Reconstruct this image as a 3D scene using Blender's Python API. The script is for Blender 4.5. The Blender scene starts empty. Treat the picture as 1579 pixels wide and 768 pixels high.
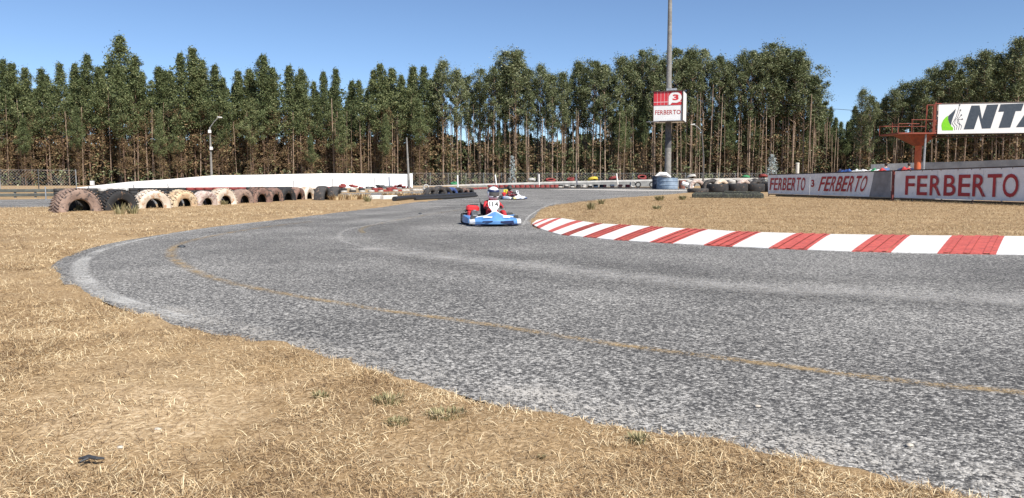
import bpy, bmesh, math, random
import numpy as np
from mathutils import Vector, Matrix, noise as mnoise
random.seed(7); rng = np.random.default_rng(11)
R = math.radians
SC = bpy.context.scene
COL = SC.collection
# ------------------------------------------------------------------ camera
H = 1.25; F = 1180.0; CX = 789.5; CY = 384.0; HOR = 276.0
TH = math.atan((CY - HOR) / F)
cam_d = bpy.data.cameras.new('camera'); cam = bpy.data.objects.new('camera', cam_d); COL.objects.link(cam)
cam.location = (0, 0, H); cam.rotation_euler = (math.pi / 2 - TH, 0, 0)
cam_d.sensor_width = 36; cam_d.lens = 36 * F / 1579; cam_d.clip_end = 6000; cam_d.clip_start = 0.05
SC.camera = cam
# ------------------------------------------------------------------ light
SUN_AZ = math.atan2(0.52, -0.66)          # from +Y towards +X
SUN_EL = R(47)
SC.world = bpy.data.worlds.new('World'); SC.world.use_nodes = True
wn = SC.world.node_tree; bg = wn.nodes['Background']
sky = wn.nodes.new('ShaderNodeTexSky'); sky.sky_type = 'NISHITA'; sky.sun_disc = False
sky.sun_elevation = SUN_EL; sky.sun_rotation = SUN_AZ; sky.altitude = 3000
sky.air_density = 1.0; sky.dust_density = 0.0; sky.ozone_density = 3.8
wn.links.new(sky.outputs[0], bg.inputs[0]); bg.inputs[1].default_value = 0.098
sd = bpy.data.lights.new('sun', 'SUN'); sd.energy = 5.0; sd.angle = R(0.53); sd.color = (1.0, 0.94, 0.85)
sun = bpy.data.objects.new('sun', sd); COL.objects.link(sun)
sv = Vector((math.sin(SUN_AZ) * math.cos(SUN_EL), math.cos(SUN_AZ) * math.cos(SUN_EL), math.sin(SUN_EL)))
sun.rotation_euler = sv.to_track_quat('Z', 'Y').to_euler(); sun.location = (0, 0, 60)
SC.view_settings.view_transform = 'Standard'; SC.view_settings.look = 'None'
SC.view_settings.exposure = 0.55; SC.view_settings.gamma = 1.0
SC.cycles.max_bounces = 6; SC.cycles.transparent_max_bounces = 12
SC.cycles.diffuse_bounces = 3
# ------------------------------------------------------------------ placing helpers (photo survey -> metres)
def ray(px, py):
    a = (px - CX) / F; b = -(py - CY) / F
    return (a, math.cos(TH) + b * math.sin(TH), -math.sin(TH) + b * math.cos(TH))
def G(px, py, z=0.0):
    d = ray(px, py); t = (z - H) / d[2]
    return (d[0] * t, d[1] * t)
def PZ(px, py, Y):                         # x and z of a point seen at a pixel, Y metres away
    d = ray(px, py); t = Y / d[1]
    return (d[0] * t, H + d[2] * t)
# ------------------------------------------------------------------ tagging
def tag(o, label=None, cat=None, group=None, kind=None):
    if label: o['label'] = label
    if cat: o['category'] = cat
    if group: o['group'] = group
    if kind: o['kind'] = kind
    return o
def empty(name, loc=(0, 0, 0), rz=0.0, label=None, cat=None, group=None):
    o = bpy.data.objects.new(name, None); COL.objects.link(o); o.location = loc; o.rotation_euler = (0, 0, rz)
    o.empty_display_size = 0.2
    return tag(o, label, cat, group)
def copy_tree(o, parent=None):
    c = o.copy(); COL.objects.link(c); c.parent = parent
    for ch in [x for x in KIDS.get(o.name, [])]:
        k = copy_tree(ch, c); KIDS.setdefault(c.name, []).append(k)
    return c
KIDS = {}
def link(name, me, mat, parent=None, smooth=False):
    me.name = name
    if mat is not None and not len(me.materials):
        for m in (mat if isinstance(mat, (list, tuple)) else [mat]): me.materials.append(m)
    if smooth:
        me.polygons.foreach_set('use_smooth', [True] * len(me.polygons))
    o = bpy.data.objects.new(name, me); COL.objects.link(o)
    if parent is not None:
        o.parent = parent; KIDS.setdefault(parent.name, []).append(o)
    return o
def np_mesh(name, v, f):
    """v (n,3), f (m,k) constant size faces"""
    me = bpy.data.meshes.new(name); v = np.asarray(v, np.float32); f = np.asarray(f, np.int32)
    me.vertices.add(len(v)); me.vertices.foreach_set('co', v.ravel())
    k = f.shape[1]; me.loops.add(f.size); me.loops.foreach_set('vertex_index', f.ravel())
    me.polygons.add(len(f)); me.polygons.foreach_set('loop_start', np.arange(0, f.size, k, dtype=np.int32))
    me.polygons.foreach_set('loop_total', np.full(len(f), k, np.int32))
    me.update(calc_edges=True); me.validate()
    return me
class MB:
    def __init__(s): s.v = []; s.f = []; s.m = []
    def add(s, v, f, mi=0):
        n = len(s.v); s.v += [tuple(p) for p in v]; s.f += [tuple(i + n for i in q) for q in f]; s.m += [mi] * len(f); return s
    def box(s, c, d, rot=None, bev=0.0, mi=0):
        hx, hy, hz = d[0] / 2, d[1] / 2, d[2] / 2
        if bev > 0:
            b = min(bev, hx * .9, hy * .9, hz * .9); pts = []
            for z, i in ((-hz, b), (-hz + b, 0), (hz - b, 0), (hz, b)):
                x, y = hx - i, hy - i
                pts += [(x - b, -y, z), (x, -y + b, z), (x, y - b, z), (x - b, y, z), (-x + b, y, z), (-x, y - b, z), (-x, -y + b, z), (-x + b, -y, z)]
            f = [tuple(range(7, -1, -1)), tuple(range(24, 32))]
            for r in range(3):
                for k in range(8): f.append((r * 8 + k, r * 8 + (k + 1) % 8, r * 8 + 8 + (k + 1) % 8, r * 8 + 8 + k))
        else:
            pts = [(x, y, z) for z in (-hz, hz) for x, y in ((-hx, -hy), (hx, -hy), (hx, hy), (-hx, hy))]
            f = [(3, 2, 1, 0), (4, 5, 6, 7), (0, 1, 5, 4), (1, 2, 6, 5), (2, 3, 7, 6), (3, 0, 4, 7)]
        M = rot.to_matrix() if hasattr(rot, 'to_matrix') else (rot or Matrix.Identity(3))
        return s.add([M @ Vector(p) + Vector(c) for p in pts], f, mi)
    def tube(s, pts, rad, n=8, cap=True, mi=0):
        pts = [Vector(p) for p in pts]
        if not isinstance(rad, (list, tuple)): rad = [rad] * len(pts)
        rings = []; up = None
        for i, p in enumerate(pts):
            t = (pts[min(i + 1, len(pts) - 1)] - pts[max(i - 1, 0)]).normalized()
            if up is None:
                up = Vector((0, 0, 1)) if abs(t.z) < .9 else Vector((1, 0, 0))
            a = t.cross(up).normalized(); b = a.cross(t).normalized(); up = b
            rings.append([p + a * math.cos(2 * math.pi * k / n) * rad[i] + b * math.sin(2 * math.pi * k / n) * rad[i] for k in range(n)])
        v = [q for r in rings for q in r]; f = []
        for i in range(len(rings) - 1):
            for k in range(n): f.append((i * n + (k + 1) % n, i * n + k, (i + 1) * n + k, (i + 1) * n + (k + 1) % n))
        if cap: f.append(tuple(range(n))); f.append(tuple(range(len(v) - 1, len(v) - 1 - n, -1)))
        return s.add(v, f, mi)
    def lathe(s, prof, n=24, M=None, closed=False, mi=0):
        """prof of (r, z) round local z"""
        M = M or Matrix.Identity(4); v = []
        for r, z in prof:
            for k in range(n):
                a = 2 * math.pi * k / n; v.append(M @ Vector((r * math.cos(a), r * math.sin(a), z)))
        f = []; m = len(prof)
        for i in range(m if closed else m - 1):
            j = (i + 1) % m
            for k in range(n): f.append((i * n + k, i * n + (k + 1) % n, j * n + (k + 1) % n, j * n + k))
        if not closed:
            f.append(tuple(range(n - 1, -1, -1))); f.append(tuple(range((m - 1) * n, m * n)))
        return s.add(v, f, mi)
    def prism(s, poly, axis_o, ax, ay, n, t, mi=0):
        """2D poly in frame (ax, ay) at axis_o, thickness t along n"""
        o = Vector(axis_o); ax = Vector(ax); ay = Vector(ay); n = Vector(n)
        a = [o + ax * x + ay * y for x, y in poly]; b = [p + n * t for p in a]; k = len(poly)
        f = [tuple(range(k - 1, -1, -1)), tuple(range(k, 2 * k))] + [(i, (i + 1) % k, k + (i + 1) % k, k + i) for i in range(k)]
        return s.add(a + b, f, mi)
    def build(s, name, mat, parent=None, smooth=False):
        me = bpy.data.meshes.new(name); me.from_pydata([tuple(p) for p in s.v], [], s.f); me.update()
        o = link(name, me, mat, parent, False)
        if len(me.materials) > 1: me.polygons.foreach_set('material_index', s.m)
        bm = bmesh.new(); bm.from_mesh(me); bmesh.ops.recalc_face_normals(bm, faces=bm.faces); bm.to_mesh(me); bm.free()
        if smooth:
            me.polygons.foreach_set('use_smooth', [True] * len(me.polygons))
            try: me.set_sharp_from_angle(angle=R(40))
            except Exception: pass
        return o
# ------------------------------------------------------------------ materials
MATS = {}
def mat(name, c1, c2=None, rough=0.7, metal=0.0, scale=6.0, detail=5.0, bump=0.0, bscale=30.0, c3=None, p=(0.4, 0.6), spec=0.4, coat=0.0, c3p=0.62):
    if name in MATS: return MATS[name]
    m = bpy.data.materials.new(name); m.use_nodes = True; nt = m.node_tree; N = nt.nodes; L = nt.links
    b = N['Principled BSDF']; b.inputs['Roughness'].default_value = rough; b.inputs['Metallic'].default_value = metal
    b.inputs['Specular IOR Level'].default_value = spec; b.inputs['Coat Weight'].default_value = coat
    tc = N.new('ShaderNodeTexCoord')
    c2 = c2 or tuple(x * .75 for x in c1)
    nz = N.new('ShaderNodeTexNoise'); nz.inputs['Scale'].default_value = scale; nz.inputs['Detail'].default_value = detail; nz.inputs['Roughness'].default_value = .62
    L.new(tc.outputs['Object'], nz.inputs['Vector'])
    cr = N.new('ShaderNodeValToRGB'); cr.color_ramp.elements[0].position = p[0]; cr.color_ramp.elements[1].position = p[1]
    cr.color_ramp.elements[0].color = (*c2, 1); cr.color_ramp.elements[1].color = (*c1, 1)
    L.new(nz.outputs[0], cr.inputs[0]); out = cr.outputs[0]
    if c3:
        n2 = N.new('ShaderNodeTexNoise'); n2.inputs['Scale'].default_value = scale * 2.7; n2.inputs['Detail'].default_value = 8; n2.inputs['Roughness'].default_value = .7
        L.new(tc.outputs['Object'], n2.inputs['Vector'])
        r2 = N.new('ShaderNodeValToRGB'); r2.color_ramp.elements[0].position = c3p - .04; r2.color_ramp.elements[1].position = c3p + .04
        L.new(n2.outputs[0], r2.inputs[0])
        mx = N.new('ShaderNodeMix'); mx.data_type = 'RGBA'; L.new(r2.outputs[0], mx.inputs['Factor']); L.new(out, mx.inputs['A']); mx.inputs['B'].default_value = (*c3, 1)
        out = mx.outputs['Result']
    L.new(out, b.inputs['Base Color'])
    if bump > 0:
        n3 = N.new('ShaderNodeTexNoise'); n3.inputs['Scale'].default_value = bscale; n3.inputs['Detail'].default_value = 6
        L.new(tc.outputs['Object'], n3.inputs['Vector'])
        bp = N.new('ShaderNodeBump'); bp.inputs['Strength'].default_value = bump; bp.inputs['Distance'].default_value = .02
        L.new(n3.outputs[0], bp.inputs['Height']); L.new(bp.outputs[0], b.inputs['Normal'])
    MATS[name] = m; return m
def island_mat(name, cols, rough=.6, transl=0.0, patch=None):
    """colour picked per leaf or blade; patch mixes the pick with an object-space noise"""
    m = bpy.data.materials.new(name); m.use_nodes = True; nt = m.node_tree; N = nt.nodes; L = nt.links
    b = N['Principled BSDF']; b.inputs['Roughness'].default_value = rough; b.inputs['Specular IOR Level'].default_value = .25
    g = N.new('ShaderNodeNewGeometry'); cr = N.new('ShaderNodeValToRGB'); e = cr.color_ramp.elements
    cr.color_ramp.interpolation = 'LINEAR'
    while len(e) < len(cols): e.new(0.5)
    for i, (pos, c) in enumerate(cols): e[i].position = pos; e[i].color = (*c, 1)
    if patch:
        tc = N.new('ShaderNodeTexCoord'); nz = N.new('ShaderNodeTexNoise'); nz.inputs['Scale'].default_value = patch[0]; nz.inputs['Detail'].default_value = 4
        L.new(tc.outputs['Object'], nz.inputs['Vector'])
        oi = N.new('ShaderNodeObjectInfo')
        a = N.new('ShaderNodeMath'); a.operation = 'MULTIPLY_ADD'; a.inputs[1].default_value = patch[1] * 2.2; a.inputs[2].default_value = -patch[1] * 1.1
        L.new(nz.outputs[0], a.inputs[0])
        ad = N.new('ShaderNodeMath'); ad.operation = 'ADD'; L.new(g.outputs['Random Per Island'], ad.inputs[0]); L.new(a.outputs[0], ad.inputs[1])
        o2 = N.new('ShaderNodeMath'); o2.operation = 'MULTIPLY_ADD'; o2.inputs[1].default_value = patch[2]; L.new(oi.outputs['Random'], o2.inputs[0]); L.new(ad.outputs[0], o2.inputs[2])
        o3 = N.new('ShaderNodeMath'); o3.operation = 'SUBTRACT'; L.new(o2.outputs[0], o3.inputs[0]); o3.inputs[1].default_value = patch[2] / 2
        L.new(o3.outputs[0], cr.inputs[0])
    else: L.new(g.outputs['Random Per Island'], cr.inputs[0])
    L.new(cr.outputs[0], b.inputs['Base Color'])
    if transl:
        t = N.new('ShaderNodeBsdfTranslucent'); L.new(cr.outputs[0], t.inputs[0]); mx = N.new('ShaderNodeMixShader'); mx.inputs[0].default_value = transl
        L.new(b.outputs[0], mx.inputs[1]); L.new(t.outputs[0], mx.inputs[2]); L.new(mx.outputs[0], N['Material Output'].inputs['Surface'])
    MATS[name] = m; return m
M_TYRE = mat('tyre_rubber', (.035, .035, .037), (.018, .018, .019), rough=.75, bump=.3, bscale=18, c3=(.16, .13, .10), c3p=.66)
M_TYREH = mat('tyre_dusty_rubber', (.045, .045, .047), (.025, .025, .026), rough=.8, c3=(.13, .11, .09), scale=3)
M_STEEL = mat('galvanised_steel', (.42, .43, .44), (.3, .31, .32), rough=.5, metal=.6)
M_CONC = mat('grey_concrete', (.36, .35, .33), (.24, .235, .23), rough=.9, scale=2.5, bump=.3)
M_WHITEP = mat('white_paint', (.78, .78, .77), (.66, .66, .65), rough=.6, scale=2)
M_BLACK = mat('black_plastic', (.022, .022, .024), (.03, .03, .03), rough=.5)
M_DARKMET = mat('dark_steel', (.05, .045, .045), (.09, .05, .035), rough=.6, metal=.3)
# ================================================================== ROAD OUTLINES
def catmull(P, n=5, closed=True):
    P = [Vector((p[0], p[1])) for p in P]; out = []; k = len(P)
    for i in range(k if closed else k - 1):
        p0, p1, p2, p3 = (P[(i - 1) % k], P[i], P[(i + 1) % k], P[(i + 2) % k]) if closed else (P[max(i - 1, 0)], P[i], P[i + 1], P[min(i + 2, k - 1)])
        for j in range(n):
            t = j / n
            out.append(.5 * ((2 * p1) + (p2 - p0) * t + (2 * p0 - 5 * p1 + 4 * p2 - p3) * t * t + (3 * p1 - p0 - 3 * p2 + p3) * t ** 3))
    if not closed: out.append(P[-1])
    return out
OUT_NEAR = [(1900, 860), (1620, 810), (1400, 768), (1340, 748), (1240, 728), (1160, 711), (1080, 694), (1010, 681), (960, 671), (900, 655), (860, 645), (790, 632), (740, 620), (700, 608), (600, 585), (500, 557), (430, 538), (370, 528), (310, 512), (260, 500), (200, 482), (150, 462), (100, 440), (80, 422), (82, 408), (110, 393), (160, 378), (230, 365), (330, 350), (420, 340), (520, 328), (600, 318), (640, 312), (700, 306), (738, 302)]
BACK = [(690, 303.5), (640, 305), (560, 305.5), (480, 308), (400, 311), (300, 314), (200, 317.5), (90, 320), (0, 321), (-300, 327), (-300, 313), (0, 308), (100, 306.5), (200, 304.5), (400, 300.5), (530, 298), (600, 296.5), (690, 293.5), (750, 290.8), (900, 290), (1000, 290.3), (1062, 291)]
INNER = [(1064, 297), (1040, 299.5), (1000, 302.5), (960, 305), (935, 307.5), (900, 311.5), (865, 316), (845, 319.5), (832, 326), (824, 336), (818, 345), (824, 352), (850, 356), (900, 364), (1000, 373), (1100, 380), (1240, 386), (1400, 391), (1579, 394), (2000, 404), (2600, 420), (2600, 900)]
road = catmull([G(*p) for p in OUT_NEAR] + [G(*p) for p in BACK], 4, False) + [Vector(G(*p)) for p in INNER]
farroad = [Vector(G(*p)) for p in [(556, 292), (640, 291), (740, 288.8), (1000, 288.4), (1064, 288.6), (1064, 286.2), (900, 286.4), (740, 287.2), (640, 289.2), (556, 290.4)]]
def in_dist(x, y, poly):
    """signed distance, negative inside"""
    px = np.array([p[0] for p in poly]); py = np.array([p[1] for p in poly]); d2 = np.full(x.shape, 1e18); ins = np.zeros(x.shape, bool)
    n = len(px)
    for i in range(n):
        j = (i + 1) % n; ax, ay, bx, by = px[i], py[i], px[j], py[j]; ex, ey = bx - ax, by - ay
        t = np.clip(((x - ax) * ex + (y - ay) * ey) / max(ex * ex + ey * ey, 1e-12), 0, 1)
        d2 = np.minimum(d2, (x - ax - t * ex) ** 2 + (y - ay - t * ey) ** 2)
        c = (ay > y) != (by > y)
        with np.errstate(divide='ignore', invalid='ignore'):
            xi = ex * (y - ay) / (ey if ey != 0 else 1e-12) + ax
        ins ^= c & (x < xi)
    d = np.sqrt(d2); return np.where(ins, -d, d)
def vnoise(x, y, s, seed=0):
    r = np.random.default_rng(seed); T = r.random((256, 256))
    u = x * s + 1000.3; v = y * s + 1000.7; i = np.floor(u).astype(int); j = np.floor(v).astype(int); fu = u - i; fv = v - j
    fu = fu * fu * (3 - 2 * fu); fv = fv * fv * (3 - 2 * fv); i &= 255; j &= 255; i1 = (i + 1) & 255; j1 = (j + 1) & 255
    return (T[i, j] * (1 - fu) + T[i1, j] * fu) * (1 - fv) + (T[i, j1] * (1 - fu) + T[i1, j1] * fu) * fv
# the buried tyre row (needed for the berm)
def row_positions():
    pxs = [118, 181, 235, 280, 315, 344, 373, 399, 421, 440, 457, 473]; out = []; Y = 27.6; prev = None
    for i, px in enumerate(pxs):
        k = (px - CX) / F
        if prev is not None:
            s = 1.72 - .012 * i; best = None
            for q in np.arange(prev[1] + .1, prev[1] + 6, .01):
                if math.hypot(k * q - prev[0], q - prev[1]) >= s: best = q; break
            Y = best
        prev = (k * Y, Y); out.append(prev)
    return out
ROW = row_positions()
zk = lambda x, y: (x / 3.9475 + 800, y / 3.9475 + 290)
KB = [(80, 220, 120, 207), (84, 223, 165, 201), (92, 228, 200, 198), (108, 237, 236, 197), (128, 248, 264, 198), (176, 264, 350, 212), (203, 272, 393, 218), (256, 287, 465, 229), (308, 292, 514, 233), (390, 300, 608, 238), (474, 307, 690, 243), (575, 318, 800, 250), (668, 323, 890, 257), (795, 332, 1015, 264), (940, 340, 1152, 270), (1125, 349, 1322, 282), (1300, 358, 1477, 288)]
KB = [zk(a, b) + zk(c, d) for a, b, c, d in KB]
KB += [(1185, 383.5, 1228, 364.5), (1245, 386, 1281, 366), (1313, 388.5, 1350, 367), (1374, 390, 1404, 367.8), (1445, 391.5, 1468, 368.4), (1536, 393, 1549, 369), (1610, 394.5, 1612, 370), (1700, 396, 1690, 371), (1790, 398, 1775, 372.5), (1900, 400, 1870, 374)]
KPOLY = [Vector(G(*p[:2])) for p in KB] + [Vector(G(*p[2:])) for p in KB[::-1]]
def ground_h(x, y, d=None):
    if d is None: d = np.minimum(in_dist(x, y, road), in_dist(x, y, farroad))
    dj = d + (vnoise(x, y, 3.1, 1) - .5) * .16 + (vnoise(x, y, 9., 2) - .5) * .09
    t = np.clip((dj + .10) / .15, 0, 1); t = t * t * (3 - 2 * t)
    far = np.clip(1 - (np.hypot(x, y) - 20) / 30, .3, 1)
    h = -.035 + t * (.062 + far * ((vnoise(x, y, .45, 3) - .4) * .07 + (vnoise(x, y, 1.7, 4) - .5) * .03 + (vnoise(x, y, 7, 5) - .5) * .014))
    b = np.full(x.shape, 1e9)
    for i in range(len(ROW) - 1):
        ax, ay = ROW[i]; ex, ey = ROW[i + 1][0] - ax, ROW[i + 1][1] - ay
        tt = np.clip(((x - ax) * ex + (y - ay) * ey) / (ex * ex + ey * ey), 0, 1); b = np.minimum(b, np.hypot(x - ax - tt * ex, y - ay - tt * ey))
    kd = in_dist(x, y, KPOLY); h = np.where(kd < .35, -.03 + (h + .03) * np.clip((kd - .03) / .32, 0, 1), h)
    q = np.clip((y - 163) / 30, 0, 1)
    return h + .05 * np.exp(-(b / 1.0) ** 2) * t + 9.5 * q * q * (3 - 2 * q) * (.85 + .3 * vnoise(x, y, .03, 8))
# ================================================================== GROUND SHEET
na = 900
ang = np.concatenate([np.linspace(-50, 50, 640), np.linspace(50, 310, 160)[1:-1]]) * math.pi / 180
rad = np.concatenate([[0.4], 0.4 + np.geomspace(.5, 40, 300), np.geomspace(44, 240, 110), np.geomspace(280, 4000, 12)])
A, Rr = np.meshgrid(ang, rad); gx = Rr * np.sin(A); gy = Rr * np.cos(A)
gz = ground_h(gx, gy); gz = np.where(gy < -20, 0, gz)
nr, nc = gx.shape; V = np.stack([gx.ravel(), gy.ravel(), gz.ravel()], 1); V = np.vstack([V, [[0, 0, 0]]])
i, j = np.meshgrid(np.arange(nr - 1), np.arange(nc), indexing='ij'); j2 = (j + 1) % nc
Fq = np.stack([(i * nc + j), (i + 1) * nc + j, (i + 1) * nc + j2, i * nc + j2], -1).reshape(-1, 4)[:, ::-1]
def ground_material():
    m = bpy.data.materials.new('dry_earth'); m.use_nodes = True; nt = m.node_tree; N = nt.nodes; L = nt.links; b = N['Principled BSDF']
    b.inputs['Roughness'].default_value = .95; b.inputs['Specular IOR Level'].default_value = .1
    tc = N.new('ShaderNodeTexCoord')
    def nz(s, d=6, r=.6):
        n = N.new('ShaderNodeTexNoise'); n.inputs['Scale'].default_value = s; n.inputs['Detail'].default_value = d; n.inputs['Roughness'].default_value = r
        L.new(tc.outputs['Object'], n.inputs['Vector']); return n.outputs[0]
    def ramp(src, els):
        c = N.new('ShaderNodeValToRGB'); e = c.color_ramp.elements
        while len(e) < len(els): e.new(.5)
        for i, (p, col) in enumerate(els): e[i].position = p; e[i].color = (*col, 1)
        L.new(src, c.inputs[0]); return c.outputs[0]
    def mix(f, a, bb):
        x = N.new('ShaderNodeMix'); x.data_type = 'RGBA'; L.new(f, x.inputs['Factor'])
        (L.new(a, x.inputs['A'])); L.new(bb, x.inputs['B']); return x.outputs['Result']
    base = ramp(nz(.55, 8), [(.32, (.20, .125, .06)), (.5, (.40, .265, .13)), (.68, (.58, .43, .25))])
    fine = ramp(nz(38, 9, .78), [(.36, (.06, .04, .023)), (.5, (.31, .215, .12)), (.68, (.74, .59, .39))])
    c = mix(ramp(nz(3, 4), [(.3, (.45,) * 3), (.7, (.9,) * 3)]), base, fine)
    pm = N.new('ShaderNodeVectorMath'); pm.operation = 'SUBTRACT'; pm.inputs[1].default_value = (-1.95, 3.85, 0); L.new(tc.outputs['Object'], pm.inputs[0])
    pn = N.new('ShaderNodeTexNoise'); pn.inputs['Scale'].default_value = 3.5; pn.inputs['Detail'].default_value = 6; L.new(tc.outputs['Object'], pn.inputs['Vector'])
    pl_ = N.new('ShaderNodeVectorMath'); pl_.operation = 'LENGTH'; L.new(pm.outputs[0], pl_.inputs[0])
    pa_ = N.new('ShaderNodeMath'); pa_.operation = 'MULTIPLY_ADD'; pa_.inputs[1].default_value = -2.0; L.new(pn.outputs[0], pa_.inputs[0]); L.new(pl_.outputs['Value'], pa_.inputs[2])
    pr = N.new('ShaderNodeMapRange'); pr.inputs[1].default_value = -.1; pr.inputs[2].default_value = -.8; L.new(pa_.outputs[0], pr.inputs[0])
    pale = ramp(nz(30, 8, .75), [(.38, (.22, .155, .095)), (.5, (.46, .33, .19)), (.66, (.74, .60, .41))])
    c = mix(pr.outputs[0], c, pale)
    # forest floor beyond the fence
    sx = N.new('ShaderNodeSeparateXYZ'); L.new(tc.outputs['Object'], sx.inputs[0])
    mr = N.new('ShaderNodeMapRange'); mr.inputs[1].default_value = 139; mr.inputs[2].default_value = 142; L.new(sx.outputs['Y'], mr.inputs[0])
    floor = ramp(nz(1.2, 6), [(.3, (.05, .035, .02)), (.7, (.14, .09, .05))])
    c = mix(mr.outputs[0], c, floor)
    L.new(c, b.inputs['Base Color'])
    bp = N.new('ShaderNodeBump'); bp.inputs['Strength'].default_value = .8; bp.inputs['Distance'].default_value = .015; L.new(nz(40, 8, .7), bp.inputs['Height']); L.new(bp.outputs[0], b.inputs['Normal'])
    return m
ground = link('ground', np_mesh('ground', V, Fq), ground_material(), None, True); tag(ground, kind='structure')
# ================================================================== ASPHALT
def asphalt_material(name='asphalt', k=1.0):
    m = bpy.data.materials.new(name); m.use_nodes = True; nt = m.node_tree; N = nt.nodes; L = nt.links; b = N['Principled BSDF']
    b.inputs['Roughness'].default_value = .85; b.inputs['Specular IOR Level'].default_value = .25
    tc = N.new('ShaderNodeTexCoord')
    def vor(s, rnd=1.0):
        v = N.new('ShaderNodeTexVoronoi'); v.inputs['Scale'].default_value = s; L.new(tc.outputs['Object'], v.inputs['Vector']); return v
    def nz(s, d=6, r=.6):
        n = N.new('ShaderNodeTexNoise'); n.inputs['Scale'].default_value = s; n.inputs['Detail'].default_value = d; n.inputs['Roughness'].default_value = r
        L.new(tc.outputs['Object'], n.inputs['Vector']); return n.outputs[0]
    v1 = vor(78); v2 = vor(38)
    s1 = N.new('ShaderNodeSeparateColor'); L.new(v1.outputs['Color'], s1.inputs[0])
    s2 = N.new('ShaderNodeSeparateColor'); L.new(v2.outputs['Color'], s2.inputs[0])
    def mth(op, a, bb, c=None):
        x = N.new('ShaderNodeMath'); x.operation = op
        for i, q in enumerate((a, bb, c)):
            if q is None: continue
            if isinstance(q, (int, float)): x.inputs[i].default_value = q
            else: L.new(q, x.inputs[i])
        return x.outputs[0]
    val = mth('MULTIPLY_ADD', s1.outputs[0], .62, mth('MULTIPLY', s2.outputs[1], .34))
    val = mth('ADD', val, mth('MULTIPLY_ADD', nz(24, 7, .85), .66, -.34))
    val = mth('ADD', val, mth('MULTIPLY_ADD', nz(.35, 5, .6), .55, -.29))
    cr = N.new('ShaderNodeValToRGB'); e = cr.color_ramp.elements
    e[0].position = .12; e[0].color = (.045 * k, .044 * k, .044 * k, 1); e[1].position = .95; e[1].color = (.60 * k, .58 * k, .54 * k, 1)
    q = e.new(.40); q.color = (.105 * k, .102 * k, .097 * k, 1); q = e.new(.62); q.color = (.27 * k, .262 * k, .247 * k, 1)
    L.new(val, cr.inputs[0]); L.new(cr.outputs[0], b.inputs['Base Color'])
    bp = N.new('ShaderNodeBump'); bp.inputs['Strength'].default_value = .9; bp.inputs['Distance'].default_value = .006
    hh = mth('ADD', v1.outputs['Distance'], mth('MULTIPLY', s1.outputs[1], -.6)); bp.invert = True
    L.new(hh, bp.inputs['Height']); L.new(bp.outputs[0], b.inputs['Normal'])
    return m
M_ASPH = asphalt_material(k=1.06)
def sheet(name, poly, z, m):
    bm = bmesh.new(); vs = [bm.verts.new((p[0], p[1], z)) for p in poly]; f = bm.faces.new(vs); f.normal_update()
    if f.normal.z < 0: f.normal_flip()
    bmesh.ops.triangulate(bm, faces=bm.faces[:]); me = bpy.data.meshes.new(name); bm.to_mesh(me); bm.free()
    return tag(link(name, me, m), kind='structure')
sheet('race_track', road, .006, M_ASPH)
sheet('far_track', farroad, .006, M_ASPH)
# worn markings and stains on the asphalt: thin sheets, torn by noise
def mark_mat(name, col, lo, hi, scale=12, feather=.25, col2=None, maxa=1.0):
    m = bpy.data.materials.new(name); m.use_nodes = True; nt = m.node_tree; N = nt.nodes; L = nt.links; b = N['Principled BSDF']
    b.inputs['Roughness'].default_value = .85; b.inputs['Specular IOR Level'].default_value = .2
    tc = N.new('ShaderNodeTexCoord'); uv = N.new('ShaderNodeUVMap'); uv.uv_map = 'uv'
    n1 = N.new('ShaderNodeTexNoise'); n1.inputs['Scale'].default_value = scale; n1.inputs['Detail'].default_value = 8; n1.inputs['Roughness'].default_value = .75; L.new(tc.outputs['Object'], n1.inputs['Vector'])
    n0 = N.new('ShaderNodeTexNoise'); n0.inputs['Scale'].default_value = scale / 9; n0.inputs['Detail'].default_value = 3; L.new(tc.outputs['Object'], n0.inputs['Vector'])
    v1 = N.new('ShaderNodeTexVoronoi'); v1.inputs['Scale'].default_value = 78; L.new(tc.outputs['Object'], v1.inputs['Vector'])
    sc_ = N.new('ShaderNodeSeparateColor'); L.new(v1.outputs['Color'], sc_.inputs[0])
    s = N.new('ShaderNodeSeparateXYZ'); L.new(uv.outputs[0], s.inputs[0])
    def mth(op, a, bb, c=None, clamp=False):
        x = N.new('ShaderNodeMath'); x.operation = op; x.use_clamp = clamp
        for i, q in enumerate((a, bb, c)):
            if q is None: continue
            if isinstance(q, (int, float)): x.inputs[i].default_value = q
            else: L.new(q, x.inputs[i])
        return x.outputs[0]
    edge = mth('ABSOLUTE', mth('MULTIPLY_ADD', s.outputs[1], 2, -1), 0)
    edge = mth('DIVIDE', mth('SUBTRACT', 1, edge), feather, None, True)
    a = mth('ADD', mth('MULTIPLY', n1.outputs[0], .55), mth('MULTIPLY', n0.outputs[0], .45))
    a = mth('ADD', a, mth('MULTIPLY_ADD', sc_.outputs[0], .22, -.11))
    mr = N.new('ShaderNodeMapRange'); mr.inputs[1].default_value = lo; mr.inputs[2].default_value = hi; L.new(a, mr.inputs[0])
    a = mth('MULTIPLY', mr.outputs[0], edge); a = mth('MULTIPLY', a, maxa)
    t = N.new('ShaderNodeBsdfTransparent'); mx = N.new('ShaderNodeMixShader'); L.new(a, mx.inputs[0]); L.new(t.outputs[0], mx.inputs[1]); L.new(b.outputs[0], mx.inputs[2])
    L.new(mx.outputs[0], N['Material Output'].inputs['Surface']); b.inputs['Base Color'].default_value = (*col, 1)
    return m
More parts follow.
